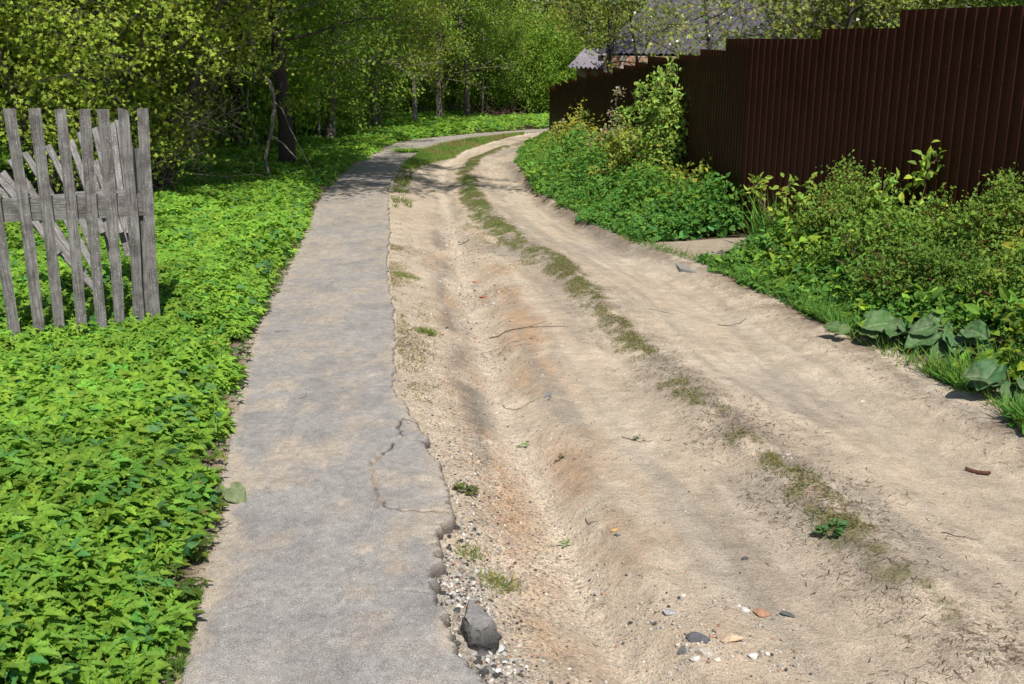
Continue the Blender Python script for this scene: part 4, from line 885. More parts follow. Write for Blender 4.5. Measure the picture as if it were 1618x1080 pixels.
# ------------------------------------------------------------------ woody plants
def polyline(rng, p, d, L, n, wob, up=.0):
    P = [np.array(p, float)]; d = np.array(d, float); d /= np.linalg.norm(d); st = L/(n-1)
    for i in range(n-1):
        d = d+rng.normal(size=3)*wob; d[2] += up; d /= np.linalg.norm(d); P.append(P[-1]+d*st)
    return np.array(P), d
def woody(rng, stems, bark, levels=2, limb_n=14, limb_len=1.6, limb_start=.25, sub_n=6, sub_len=.4, twig_n=4, twig_len=.35, zmin=.3, el=(.2, .8), taper=True, limb_r=.35, gap=.06, droop=.0, limb_prof=None, sides=7):
    """returns wood Acc and leaf anchors (pos, dir)"""
    W = Acc(); AP = []; AD = []
    for (p, d, L, r0) in stems:
        P, dl = polyline(rng, p, d, L, 12, .05, .02); rr = r0*np.linspace(1, .18, 12); rr[0] *= 1.35
        tube(W, P, rr, bark, sides)
        for k in range(limb_n):
            t = limb_start+(1-limb_start)*(k+rng.random())/limb_n; t = min(t, .99); q = t*11; i = int(q); f = q-i
            b = P[i]*(1-f)+P[min(i+1, 11)]*f
            az = k*2.4+rng.random()*.8; e = el[0]+(el[1]-el[0])*rng.random()
            dd = np.array([math.cos(az)*math.cos(e), math.sin(az)*math.cos(e), math.sin(e)])
            pf = limb_prof(t) if limb_prof else (1-.6*t)
            LL = limb_len*pf*(.6+.7*rng.random()); rb = r0*limb_r*(1-t*.75)*(.6+.6*rng.random())
            Q, _ = polyline(rng, b, dd, LL, 7, .13, .02-droop); tube(W, Q, np.maximum(rb*np.linspace(1, .2, 7), .003), bark, 5)
            for s in range(sub_n):
                u = .2+.8*(s+rng.random())/sub_n; qi = min(u*6, 5.99); i2 = int(qi); f2 = qi-i2; b2 = Q[i2]*(1-f2)+Q[i2+1]*f2
                d2 = norm((Q[i2+1]-Q[i2])[None])[0]+rng.normal(size=3)*.7; d2[2] -= droop; Ls = sub_len*(.5+rng.random())*min(1., LL/1.0+.3)
                S, _ = polyline(rng, b2, d2, Ls, 4, .2, -.01); tube(W, S, np.maximum(rb*.3*np.linspace(1, .3, 4), .0022), bark, 3)
                for m in range(twig_n):
                    v = (m+rng.random())/twig_n; qi = min(v*3, 2.99); i3 = int(qi); b3 = S[i3]+(S[i3+1]-S[i3])*(qi-i3)
                    d3 = norm((S[i3+1]-S[i3])[None])[0]+rng.normal(size=3)*.8; d3 /= np.linalg.norm(d3); Lt = twig_len*(.4+rng.random())
                    e3 = b3+d3*Lt; 
                    if twig_len > .12: tube(W, np.array([b3, (b3+e3)/2+rng.normal(size=3)*.02, e3]), .0018, bark, 3)
                    nn = max(2, int(Lt/gap))
                    for w_ in range(nn):
                        AP.append(b3+(e3-b3)*(w_+1)/nn); AD.append(d3)
    return W, np.array(AP), np.array(AD)
def leaves(rng, AP, AD, T, size, C0, jit=.05, per=1, var=.2, yel=.12, nz=.8, keep=None):
    AP = np.repeat(AP, per, 0); AD = np.repeat(AD, per, 0); n = len(AP)
    P = AP+rng.normal(size=(n, 3))*jit; D = norm(AD*.6+rng.normal(size=(n, 3))*.8); N = norm(rng.normal(size=(n, 3))*.5+np.array([[0.05, -.4, nz]]))
    if keep is not None: m = keep(P); P, D, N = P[m], D[m], N[m]; n = len(P)
    a = Acc(); C = cols(rng, n, C0, var, yel); C *= (.8+.4*fbm(P[:, 0]*.9+P[:, 2]*.7+40, P[:, 1]*.9+40, 401, 2))[:, None]
    scatter(a, T, P, *basis(D, N), size*(.6+.8*rng.random(n)), C); return a
def plant(name, label, cat, loc, rz, W, Lv, group=None, crown='crown', trunk='trunk', leafmat=None):
    t = thing(name, label, cat, loc, rz, group)
    W.build(trunk, M_bark, t, True); Lv.build(crown, leafmat or M_leaf, t); return t
def copy_thing(src, loc, rz, label, s=1.0):
    c = src.copy(); col.objects.link(c); c.location = loc; c.rotation_euler = (0, 0, rz); c.scale = (s, s, s); c['label'] = label
    for ch in src.children: d = ch.copy(); col.objects.link(d); d.parent = c
    return c
GREYB = (.16, .14, .12); DARKB = (.075, .06, .05)

# yellow-green bushes behind the pickets
def left_bushes():
    YG = (.36, .46, .065)
    specs = [('wide yellow green bush directly behind the picket fence', (-5.3, 12.6), 61), ('dense yellow green bush in the upper left corner', (-7.4, 12.2), 62), ('yellow green bush reaching toward the path right of the pickets', (-4.75, 13.5), 63)]
    for label, (x, y), sd in specs:
        rng = np.random.default_rng(sd)
        st = [((rng.normal()*.15, rng.normal()*.15, -.1), (rng.normal()*.28, rng.normal()*.2-.05, 1), 4.6+rng.random(), .05+.03*rng.random()) for _ in range(7)]
        W, AP, AD = woody(rng, st, (.10, .085, .075), limb_n=20, limb_len=1.75 if sd != 63 else 1.25, limb_start=.08 if sd != 63 else .22, sub_n=8, sub_len=.5, twig_n=5, twig_len=.24, el=(-.3, .8), gap=.06, limb_prof=lambda t: (1.15-.6*abs(t-.45))*(.6+.4*min(1, t*3) if sd == 63 else 1))
        k = (AP[:, 2] > .35+.4*rng.random(len(AP))) & ((AP[:, 0]+x < -4.0+.25*rng.normal(size=len(AP))) | (AP[:, 2] > 1.5+.3*rng.random(len(AP)))) & (AP[:, 0]+x < -2.9+.2*rng.normal(size=len(AP))+9*(AP[:, 2] > 3.2)); AP, AD = AP[k], AD[k]
        print('bush', len(AP)); Lv = leaves(rng, AP, AD, rosette, .028, YG, .06, 3, .16, .08)
        p = P3(x, y); plant('bush', label, 'bush', (float(x), float(y), float(p[2])), 0, W, Lv, trunk='stems', crown='foliage')
left_bushes()

# ---- tree templates
def tree_kind(seed, h, r0, leafsize, C0, bark, limb_n=26, limb_len=2.6, start=.12, lean=(0, 0), T=DIA, sub_n=7, twig_n=5, el=(-.1, .8), per=3, gap=.07, stems=1, bare=0.9, prof=None):
    rng = np.random.default_rng(seed)
    st = [((0, 0, -.2), (lean[0], lean[1], 1), h, r0)]
    for k in range(stems-1): st.append(((rng.normal()*.15, rng.normal()*.15, -.2), (rng.normal()*.25, rng.normal()*.25, 1), h*.8, r0*.6))
    W, AP, AD = woody(rng, st, bark, limb_n=limb_n, limb_len=limb_len, limb_start=start, sub_n=sub_n, sub_len=.8, twig_n=twig_n, twig_len=.45, el=el, gap=gap, limb_prof=prof or (lambda t: 1.2-.9*abs(t-.5)))
    k = AP[:, 2] > bare+.8*rng.random(len(AP)); AP, AD = AP[k], AD[k]
    Lv = leaves(rng, AP, AD, T, leafsize, C0, .12, per, .22, .14)
    return W, Lv
def woods():
    g0 = (.21, .31, .045); g1 = (.28, .35, .06); g2 = (.25, .39, .055)
    def put(kind, px, py, label, rz=0, s=1., Y=None, name='tree', cat='tree', depth=0):
        x, y = G(px, py); x *= (1+depth); y *= (1+depth)
        p = P3(x, y); W, Lv, first = KIND[kind]
        if first[0] is None: first[0] = plant(name, label, cat, tuple(float(v) for v in p), rz, W, Lv); first[0].scale = (s, s, s); return first[0]
        return copy_thing(first[0], tuple(float(v) for v in p), rz, label, s)
    KIND = {}
    KIND['big'] = (*tree_kind(301, 11, .14, .10, (.14, .25, .03), DARKB, 36, 3.8, .22, (-.02, 0.04), el=(-.05, .7), bare=2.3), [None])
    KIND['alder'] = (*tree_kind(302, 10, .13, .10, g0, GREYB, 36, 2.9, .18, (.03, -.02), bare=2.0, gap=.055, el=(-.2, .6)), [None])
    KIND['lean'] = (*tree_kind(303, 9, .11, .095, g1, GREYB, 32, 2.6, .16, (-.18, .1), bare=1.3, el=(-.2, .7)), [None])
    KIND['sap'] = (*tree_kind(304, 6, .045, .08, g2, (.2, .18, .15), 22, 1.4, .15, (.05, 0), sub_n=5, twig_n=4, bare=.6, el=(-.2, .8)), [None])
    KIND['shrub'] = (*tree_kind(305, 4.2, .04, .10, g2, DARKB, 18, 1.7, .03, (.1, 0), stems=5, sub_n=6, twig_n=4, bare=.15, el=(-.3, .9), prof=lambda t: 1.3-.8*t), [None])
    KIND['far'] = (*tree_kind(306, 12, .14, .15, g1, GREYB, 44, 3.0, .05, (.0, 0), bare=.6, el=(-.4, .5), gap=.08), [None])
    put('big', 455, 274, 'thick dark trunked tree at the left edge of the bend, nearest the path', .3)
    put('alder', 522, 232, 'slim grey trunked tree standing right of the thick dark trunk', 1.0, .95)
    put('lean', 590, 214, 'tree with a pale trunk leaning over the far verge left of centre', 2.2)
    put('alder', 598, 211, 'straight grey tree just right of the leaning pale trunk', 4.2, .9)
    put('sap', 560, 218, 'thin pale sapling between the slim grey tree and the leaning tree', .4)
    put('sap', 505, 236, 'thin crooked sapling left of the slim grey tree', 2.4, .8)
    put('alder', 738, 194, 'single pale grey trunk standing forward at the top centre of the wood', 2.7, 1.05)
    put('sap', 762, 193, 'slender pale forked stem right of the forward grey trunk', 1.3, 1.1)
    put('lean', 655, 203, 'dark leaning tree at the edge of the shaded hollow', 5.0, .9)
    put('alder', 695, 199, 'dark straight tree inside the shaded hollow left of the forward grey trunk', 5.6, 1.0)
    put('big', 285, 262, 'broad dark tree deep behind the yellow green bushes', 3.3, .9, depth=.12)
    put('big', 610, 215, 'broad shady tree deep in the wood above the bend', 4.9, 1., depth=.35)
    put('big', 200, 262, 'broad dark tree far left behind the fence corner', 2.0, 1.)
    put('alder', 430, 240, 'grey tree partly hidden behind the thick dark trunk', 3.8, 1.)
    put('far', 800, 187, 'light green leafy tree beyond the far verge, left of the fence end', .7, .9, name='leafy_tree')
    put('far', 850, 188, 'light green leafy tree touching the far end of the dark fence', 2.5, .95, name='leafy_tree', depth=.05)
    put('far', 905, 186, 'light green leafy tree rising behind the low shed roof', 3.9, 1., depth=.12)
    put('shrub', 820, 190, 'bright green bushy shrub on the far verge left of the fence end', .3, 1., name='shrub', cat='shrub')
    put('shrub', 858, 190, 'bright green bushy shrub right beside the fence end', 1.9, 1.1, name='shrub', cat='shrub')
    put('shrub', 690, 190, 'dark green shrub in the shade behind the dark straight tree', 2.2, 1.0, name='shrub', cat='shrub', depth=.12)
    put('shrub', 745, 188, 'dark green shrub in the shade right behind the forward grey trunk', 5.4, 1.0, depth=.14)
    put('shrub', 790, 189, 'green shrub with low branches beside the heap of brush', 3.3, .9)
    put('shrub', 560, 214, 'green understorey shrub behind the thin pale sapling', 4.1, 1., depth=.2)
    put('shrub', 480, 240, 'green understorey shrub in the gloom behind the thick trunk', 5.0, 1., depth=.15)
    put('shrub', 640, 203, 'green understorey shrub behind the dark leaning tree', 1., .9, depth=.3)
    put('shrub', 380, 250, 'green understorey shrub between the yellow bushes and the thick trunk', 2.6, 1.1)
    # crown spreading high above the verge, whose shade falls on the path at the bend
    t = KIND['big'][2][0]
    for (x, y, rz, s, lab) in ((-6.2, 15.6, 1.2, .95, 'tall spreading tree behind the yellow green bushes, its crown above the path'), (-5.6, 22.5, 5.5, .85, 'dark tree on the verge just beyond the thick trunked tree'), (-7.6, 19.0, 4.4, 1., 'second tall spreading tree farther back behind the yellow green bushes')):
        p = P3(x, y); copy_thing(t, tuple(float(v) for v in p), rz, lab, s)
    rng = np.random.default_rng(310); p = P3(-5.6, 12.3)
    W, AP, AD = woody(rng, [((0, 0, -.2), (.60, .0, 1), 9.6, .11)], DARKB, limb_n=28, limb_len=2.4, limb_start=.55, sub_n=8, sub_len=.8, twig_n=5, twig_len=.45, el=(-.1, .6), gap=.07, limb_prof=lambda t: 1.2-.6*abs(t-.8))
    k = (AP[:, 2] > 4.0) & (AP[:, 1]+12.3 > 11.0); Lv = leaves(rng, AP[k], AD[k], DIA, .10, (.16, .27, .035), .12, 2, .2, .12)
    plant('tree', 'slender tree arching over the path from directly behind the picket fence bushes', 'tree', tuple(float(v) for v in p), 0, W, Lv)
    rng = np.random.default_rng(309); p = P3(-5.5, 14.6)
    W, AP, AD = woody(rng, [((0, 0, -.2), (.56, .04, 1), 9.8, .12)], DARKB, limb_n=34, limb_len=2.8, limb_start=.5, sub_n=8, sub_len=.8, twig_n=5, twig_len=.45, el=(-.1, .6), gap=.06, limb_prof=lambda t: 1.2-.6*abs(t-.75))
    k = AP[:, 2] > 4.1; Lv = leaves(rng, AP[k], AD[k], DIA, .11, (.16, .27, .035), .12, 3, .2, .12)
    plant('tree', 'tree leaning over the path from behind the yellow green bushes', 'tree', tuple(float(v) for v in p), 0, W, Lv)
    # the wood behind as one mass
    rng = np.random.default_rng(77); a = Acc(); w_ = Acc()
    def mass(n, xf, C0, size):
        X, Y, Z = xf(n); n = len(X); m = (fbm(X*.55+Z*.35+50, Y*.55+Z*.5+50, 77, 3) > .44) | (rng.random(n) < .45)
        X, Y, Z = X[m], Y[m], Z[m]; n = len(X); P = np.stack([X, Y, H(X, Y, False)+Z], -1)
        D = rnd_dir(rng, n); N = norm(rng.normal(size=(n, 3))*.7+np.array([[0, -.35, .7]]))
        C = cols(rng, n, C0, .25, .15)*(.75+.5*fbm(X*.25+9, Z*.4+Y*.1, 88, 2))[:, None]
        scatter(a, DIA, P, *basis(D, N), 1.15*size*(.6+.8*rng.random(n)), C)
    def back(n):
        X = -34+80*rng.random(n); Y = 52+12*rng.random(n)**1.3; Z = 15*rng.random(n)**1.15; k = Z > np.where((X < -1) & (X > -16), 1.2+.9*fbm(X*.6, X*0, 12, 2)+.6*rng.random(n), .6*rng.random(n)); return X[k], Y[k], Z[k]
    def left(n):
        s = rng.random(n); X0 = np.interp(s, [0, .35, .7, 1], [-16, -13, -11, -10]); Y0 = np.interp(s, [0, .35, .7, 1], [10, 22, 36, 54])
        q = 7*rng.random(n); X = X0-q+rng.normal(size=n)*.4; Y = Y0+rng.normal(size=n)*.6; Z = 12*rng.random(n)**.8; return X, Y, Z
    mass(330000, back, (.22, .29, .045), .19); mass(130000, left, (.12, .19, .026), .17)
    for i in range(70):
        if i < 40: x, y = -30+70*rng.random(), 54+10*rng.random()
        else: s = rng.random(); x = np.interp(s, [0, .35, .7, 1], [-16, -13, -11, -10])-5*rng.random(); y = np.interp(s, [0, .35, .7, 1], [10, 22, 36, 54])
        p = P3(x, y, -.2); P, _ = polyline(rng, p, (rng.normal()*.1, rng.normal()*.1, 1), 11, 10, .05); tube(a, P, .13*np.linspace(1, .3, 10)*(.5+rng.random()), (.07, .055, .045), 6)
    o = a.build('woodland', M_leaf); tag(o, 'mass of light green spring woodland filling the background', 'woodland', kind='stuff')
woods()
# the drooping half-bare branch tree beside the thick trunk
def crooked():
    rng = np.random.default_rng(15); x, y = G(428, 300); p = P3(x, y); Yd = float(y)
    W = Acc(); C = (.24, .21, .18)
    def br(pts, r0, r1, dy=0):
        P = np.array([atY(a_, b_, Yd+dy+.03*i) for i, (a_, b_) in enumerate(pts)])-np.array(p)
        s = np.linspace(0, 1, len(P)); u = np.linspace(0, 1, len(P)*4); Q = np.stack([np.interp(u, s, P[:, k]) for k in range(3)], -1); Q += rng.normal(size=Q.shape)*.004
        tube(W, Q, np.linspace(r0, r1, len(Q)), C, 6); return Q
    br([(426, 306), (424, 275), (419, 250), (424, 225), (430, 200), (433, 175), (432, 150), (424, 128), (408, 110), (396, 60), (388, 0), (380, -80)], .022, .04)
    br([(430, 215), (445, 225), (458, 238), (470, 252)], .02, .008)
    br([(392, 140), (390, 165), (396, 190), (404, 215), (412, 238)], .014, .008, .2)
    br([(432, 160), (446, 172), (460, 205), (478, 240), (496, 275)], .01, .004, -.1)
    br([(385, 150), (375, 120), (380, 80), (392, 30)], .012, .02, .2)
    AP = []
    for (a_, b_) in ((395, 100), (410, 80), (430, 60), (380, 120), (420, 40), (400, 30), (440, 30), (370, 60), (455, 25), (425, 95), (385, 80), (405, 120), (360, 100), (415, 15), (398, 235), (392, 245), (452, 158), (463, 160)):
        for k in range(14): AP.append(atY(a_+rng.normal()*9, b_+rng.normal()*8, Yd+rng.normal()*.25)-np.array(p))
    AP = np.array(AP); Lv = leaves(rng, AP, rnd_dir(rng, len(AP)), rosette, .05, (.2, .26, .045), .05, 1, .18, .1)
    plant('crooked_tree', 'crooked slim tree with bare drooping stems and pale leaves before the thick trunk', 'tree', tuple(float(v) for v in p), 0, W, Lv)
crooked()
def brush_heap():
    rng = np.random.default_rng(19); x, y = G(782, 193); p = P3(x, y); a = Acc()
    for k in range(90):
        q = np.array([rng.normal()*.7, rng.normal()*.4, rng.random()*.35]); d = rnd_dir(rng, 1, .35, .4)[0]; P, _ = polyline(rng, q, d, .6+rng.random(), 5, .15); P[:, 2] = np.maximum(P[:, 2], 0); tube(a, P, .012*np.linspace(1, .4, 5), (.13, .075, .07), 4)
    o = a.build('brush_heap', M_bark); o.location = p; tag(o, 'heap of cut reddish brown branches under the trees beyond the bend', 'brush heap')
brush_heap()

# ---- shrubs along the brown fence
def fence_shrubs():
    def mk(label, px, py, Y, h, n_st, spread, C0, ls, seed, T=LF4, bark=(.17, .12, .09), limb_n=9, limb_len=.35, name='shrub', start=.25, sub_n=4, twig_n=3, twl=.1, gap=.03, jit=.02, white=None, el=(.3, 1.1), sub_len=.14):
        rng = np.random.default_rng(seed); x = (px-809)/FPX*(Y*math.cos(PITCH)+EYE*math.sin(PITCH)+.0); p = P3(x, Y)
        st = [((rng.normal()*.06*spread, rng.normal()*.06, -.03), (rng.normal()*.22*spread, rng.normal()*.16, 1), h*(.65+.4*rng.random()), .008+.004*rng.random()) for _ in range(n_st)]
        W, AP, AD = woody(rng, st, bark, limb_n=limb_n, limb_len=limb_len, limb_start=start, sub_n=sub_n, sub_len=sub_len, twig_n=twig_n, twig_len=twl, el=el, gap=gap, limb_r=.5, sides=5)
        C0 = tuple(min(.45, c*(1.75 if seed < 80 or seed > 85 else 1)) for c in C0); Lv = leaves(rng, AP, AD, T, ls*1.15, C0, jit, 1, .2, .12)
        t = plant(name, label, 'shrub', tuple(float(v) for v in p), 0, W, Lv, trunk='stems', crown='foliage', leafmat=M_leaf_soft)
        if white:
            top = AP[np.argsort(AP[:, 2])[-white:]]; a = Acc(); scatter(a, rosette, top+[0, 0, .02], *basis(rnd_dir(rng, len(top)), rnd_dir(rng, len(top), 1)), np.full(len(top), .02), np.tile([[.55, .5, .42]], (len(top), 1))); a.build('blossom', M_flower, t)
        return t
    mk('tall leafy shrub with a rounded top against the dark fence', 1070, 0, 14.0, 1.75, 16, 1.5, (.16, .235, .045), .05, 71, limb_len=.36, limb_n=9)
    mk('low yellowish bush at the left foot of the tall rounded shrub', 990, 0, 15.0, .85, 9, 1.4, (.16, .19, .035), .055, 72, limb_len=.35)
    mk('small pointed shoot with reddish leaves right of the tall shrub', 1136, 0, 13.2, .95, 2, .3, (.14, .15, .04), .055, 73, limb_n=10, limb_len=.16, twl=.06)
    mk('pinkish brown flowering shoots halfway along the weeds by the fence', 955, 0, 17.6, .85, 8, 1.5, (.19, .16, .08), .045, 74, white=26, limb_len=.28)
    mk('thin single shoot with pale buds against the dark fence', 975, 0, 16.5, 1.5, 1, .2, (.2, .18, .11), .04, 75, limb_n=9, limb_len=.12, white=12, twl=.06)
    mk('brownish shoots at the far left end of the weeds below the fence end', 893, 0, 25.0, .62, 7, 1.5, (.17, .17, .05), .06, 76, limb_len=.4, white=14)
    mk('bushy pink tinged shrub in the weeds at the inside of the bend', 930, 0, 20.5, .68, 8, 1.6, (.15, .17, .05), .055, 77, limb_len=.4)
    rb = (.22, .09, .05); RC = (.19, .30, .05)
    mk('twiggy small leaved bush with red stems beside the tall grass blades', 1335, 0, 8.9, .80, 9, 1.5, RC, .026, 81, bark=rb, limb_n=12, limb_len=.34, sub_n=6, twig_n=4, gap=.018, twl=.09, T=LF2)
    mk('twiggy small leaved bush with red stems, second from the tall grass blades', 1460, 0, 8.0, .70, 6, 1.5, RC, .026, 82, bark=rb, limb_n=12, limb_len=.32, sub_n=6, twig_n=4, gap=.018, twl=.09, T=LF2)
    mk('twiggy small leaved bush with red stems at the right edge of the picture', 1565, 0, 7.45, .84, 7, 1.0, RC, .026, 83, bark=rb, limb_n=12, limb_len=.3, sub_n=6, twig_n=4, gap=.018, twl=.09, T=LF2)
    mk('low dark twiggy bush hanging over the burdock leaves', 1500, 0, 7.15, .42, 12, 2.8, (.12, .21, .035), .026, 84, bark=rb, limb_n=11, limb_len=.32, sub_n=6, twig_n=4, gap=.018, twl=.09, T=LF2, start=.1)
    mk('low twiggy bush in the bottom right corner behind the last burdock', 1640, 0, 6.5, .6, 10, 1.8, RC, .026, 85, bark=rb, limb_n=11, limb_len=.3, sub_n=6, twig_n=4, gap=.018, twl=.09, T=LF2)
    mk('slender sapling with larger pale green leaves left of the red stemmed bushes', 1250, 0, 9.5, .85, 4, .9, (.16, .22, .035), .05, 86, limb_n=6, limb_len=.16, sub_n=3, twl=.06)
    mk('bright green sapling shoot rising between the red stemmed bushes', 1405, 0, 8.35, .98, 2, .4, (.17, .29, .04), .06, 87, limb_n=6, limb_len=.13, sub_n=3, twl=.05, start=.5)
    mk('dense low green bush between the first and second red stemmed bushes', 1400, 0, 7.9, .55, 14, 2.4, (.10, .17, .025), .035, 88, limb_n=9, limb_len=.28)
    mk('bent yellow leaved stem at the right edge among the bushes', 1606, 0, 6.9, .62, 1, .3, (.24, .25, .04), .06, 89, limb_n=5, limb_len=.12, sub_n=2, twl=.05, start=.5)
fence_shrubs()

# ---- burdocks
def burdock_leaf():
    V = []; nx, ny = 17, 18
    for j in range(ny):
        y = j/(ny-1); w_ = .54*(math.sin(math.pi*(y*.93+.05))**.62)*(1.08-.5*y)
        for i in range(nx):
            u = i/(nx-1)*2-1; wave = .05*math.sin(13*y+5*abs(u))*abs(u)**1.3+.018*math.sin(21*y+3*u)*math.cos(17*u)
            V.append((u*w_, y-.14*abs(u)*(1-y)**2*1.5, .14*abs(u)-.28*y*y+wave-.02*math.cos(u*9)*(1-y)))
    return np.array(V), [gridfaces(ny, nx)]
BL = burdock_leaf()
def burdock(px, py, n, size, label, seed, C0=(.07, .15, .05), flat=.45, lift=0.0):
    rng = np.random.default_rng(seed); x, y = G(px, py); p = P3(x, y); t = thing('burdock', label, 'burdock', tuple(float(v) for v in p))
    for k in range(n):
        yaw = -1.9+(((k*.618) % 1)-.5)*3.6+rng.normal()*.15; e = flat*(.2+rng.random()*1.8); s = size*(.65+.5*rng.random()); d = np.array([math.cos(yaw), math.sin(yaw), 0])
        pet = size*(.25+.75*rng.random()); b = d*pet+np.array([0, 0, .04+pet*e*1.0+lift])
        D = norm(np.array([[d[0], d[1], .25*rng.normal()-.05]])); N = norm(np.array([[-d[0]*.2-.1, -d[1]*.2-.55, 1.]])+rng.normal(size=(1, 3))*.3)
        a = Acc(); C = cols(rng, 1, C0, .12, .05); scatter(a, BL, b[None], *basis(D, N), np.array([s]), C); 
        V = np.concatenate(a.V); dust = sst(.45, .7, fbm(V[:, 0]*30+seed, V[:, 1]*30, seed, 3))[:, None]*.22
        C2 = np.concatenate(a.C)*(1-dust)+np.array([[.28, .27, .19]])*dust; rib = np.tile((np.abs(np.tile(np.linspace(-1, 1, 17), 18)) < .08)[:, None], (1, 1)); C2 = np.where(rib, np.array([[.16, .22, .1]]), C2); a.C = [C2]
        tube(a, np.array([[0, 0, 0], d*pet*.5+[0, 0, pet*e+.02], b]), [.008, .006, .005], (.14, .16, .07), 5)
        a.build('leaf', M_burdock, t, True)
burdock(1432, 532, 16, .165, 'big burdock with dusty crinkled leaves spilling onto the sand under the bushes', 41)
burdock(1505, 548, 13, .16, 'burdock with upright folded leaves just right of the dusty one', 42, flat=.5)
burdock(1600, 615, 12, .165, 'burdock at the right edge of the picture below the grass tuft', 43)
burdock(1352, 528, 4, .11, 'small burdock seedling left of the big dusty leaves', 44, C0=(.08, .14, .04))
burdock(342, 778, 6, .10, 'dusty grey green burdock at the left edge of the path', 45, C0=(.12, .16, .08), flat=.02)
def dandelion(px, py, label, h):
    x, y = G(px, py); p = P3(x, y); t = thing('dandelion', label, 'flower', tuple(float(v) for v in p)); a = Acc(); tube(a, np.array([[0, 0, 0], [.005, -.005, h*.5], [0, 0, h]]), .002, (.12, .18, .04), 4); a.build('stem', M_leaf_soft, t)
    a = Acc(); rng = np.random.default_rng(3)
    for ring, (L_, e) in enumerate(((.026, .1), (.022, .5), (.014, 1.0))):
        n = 22-5*ring; yaw = np.linspace(0, 6.283, n, endpoint=False)+ring; D = np.stack([np.cos(yaw)*math.cos(e), np.sin(yaw)*math.cos(e), np.full(n, math.sin(e))], -1)
        scatter(a, (blade[0]*np.array([6, 1, 1]), blade[1]), np.tile([[0, 0, h]], (n, 1)), *basis(D, np.tile([[0, 0, 1.]], (n, 1))), np.full(n, L_), np.tile([[.85, .5, .01]], (n, 1)))
    a.build('flower_head', M_flower, t)
dandelion(1275, 452, 'yellow dandelion flower low in the weeds nearest the lane', .12); dandelion(1300, 425, 'yellow dandelion flower below the tall grass blades', .2)

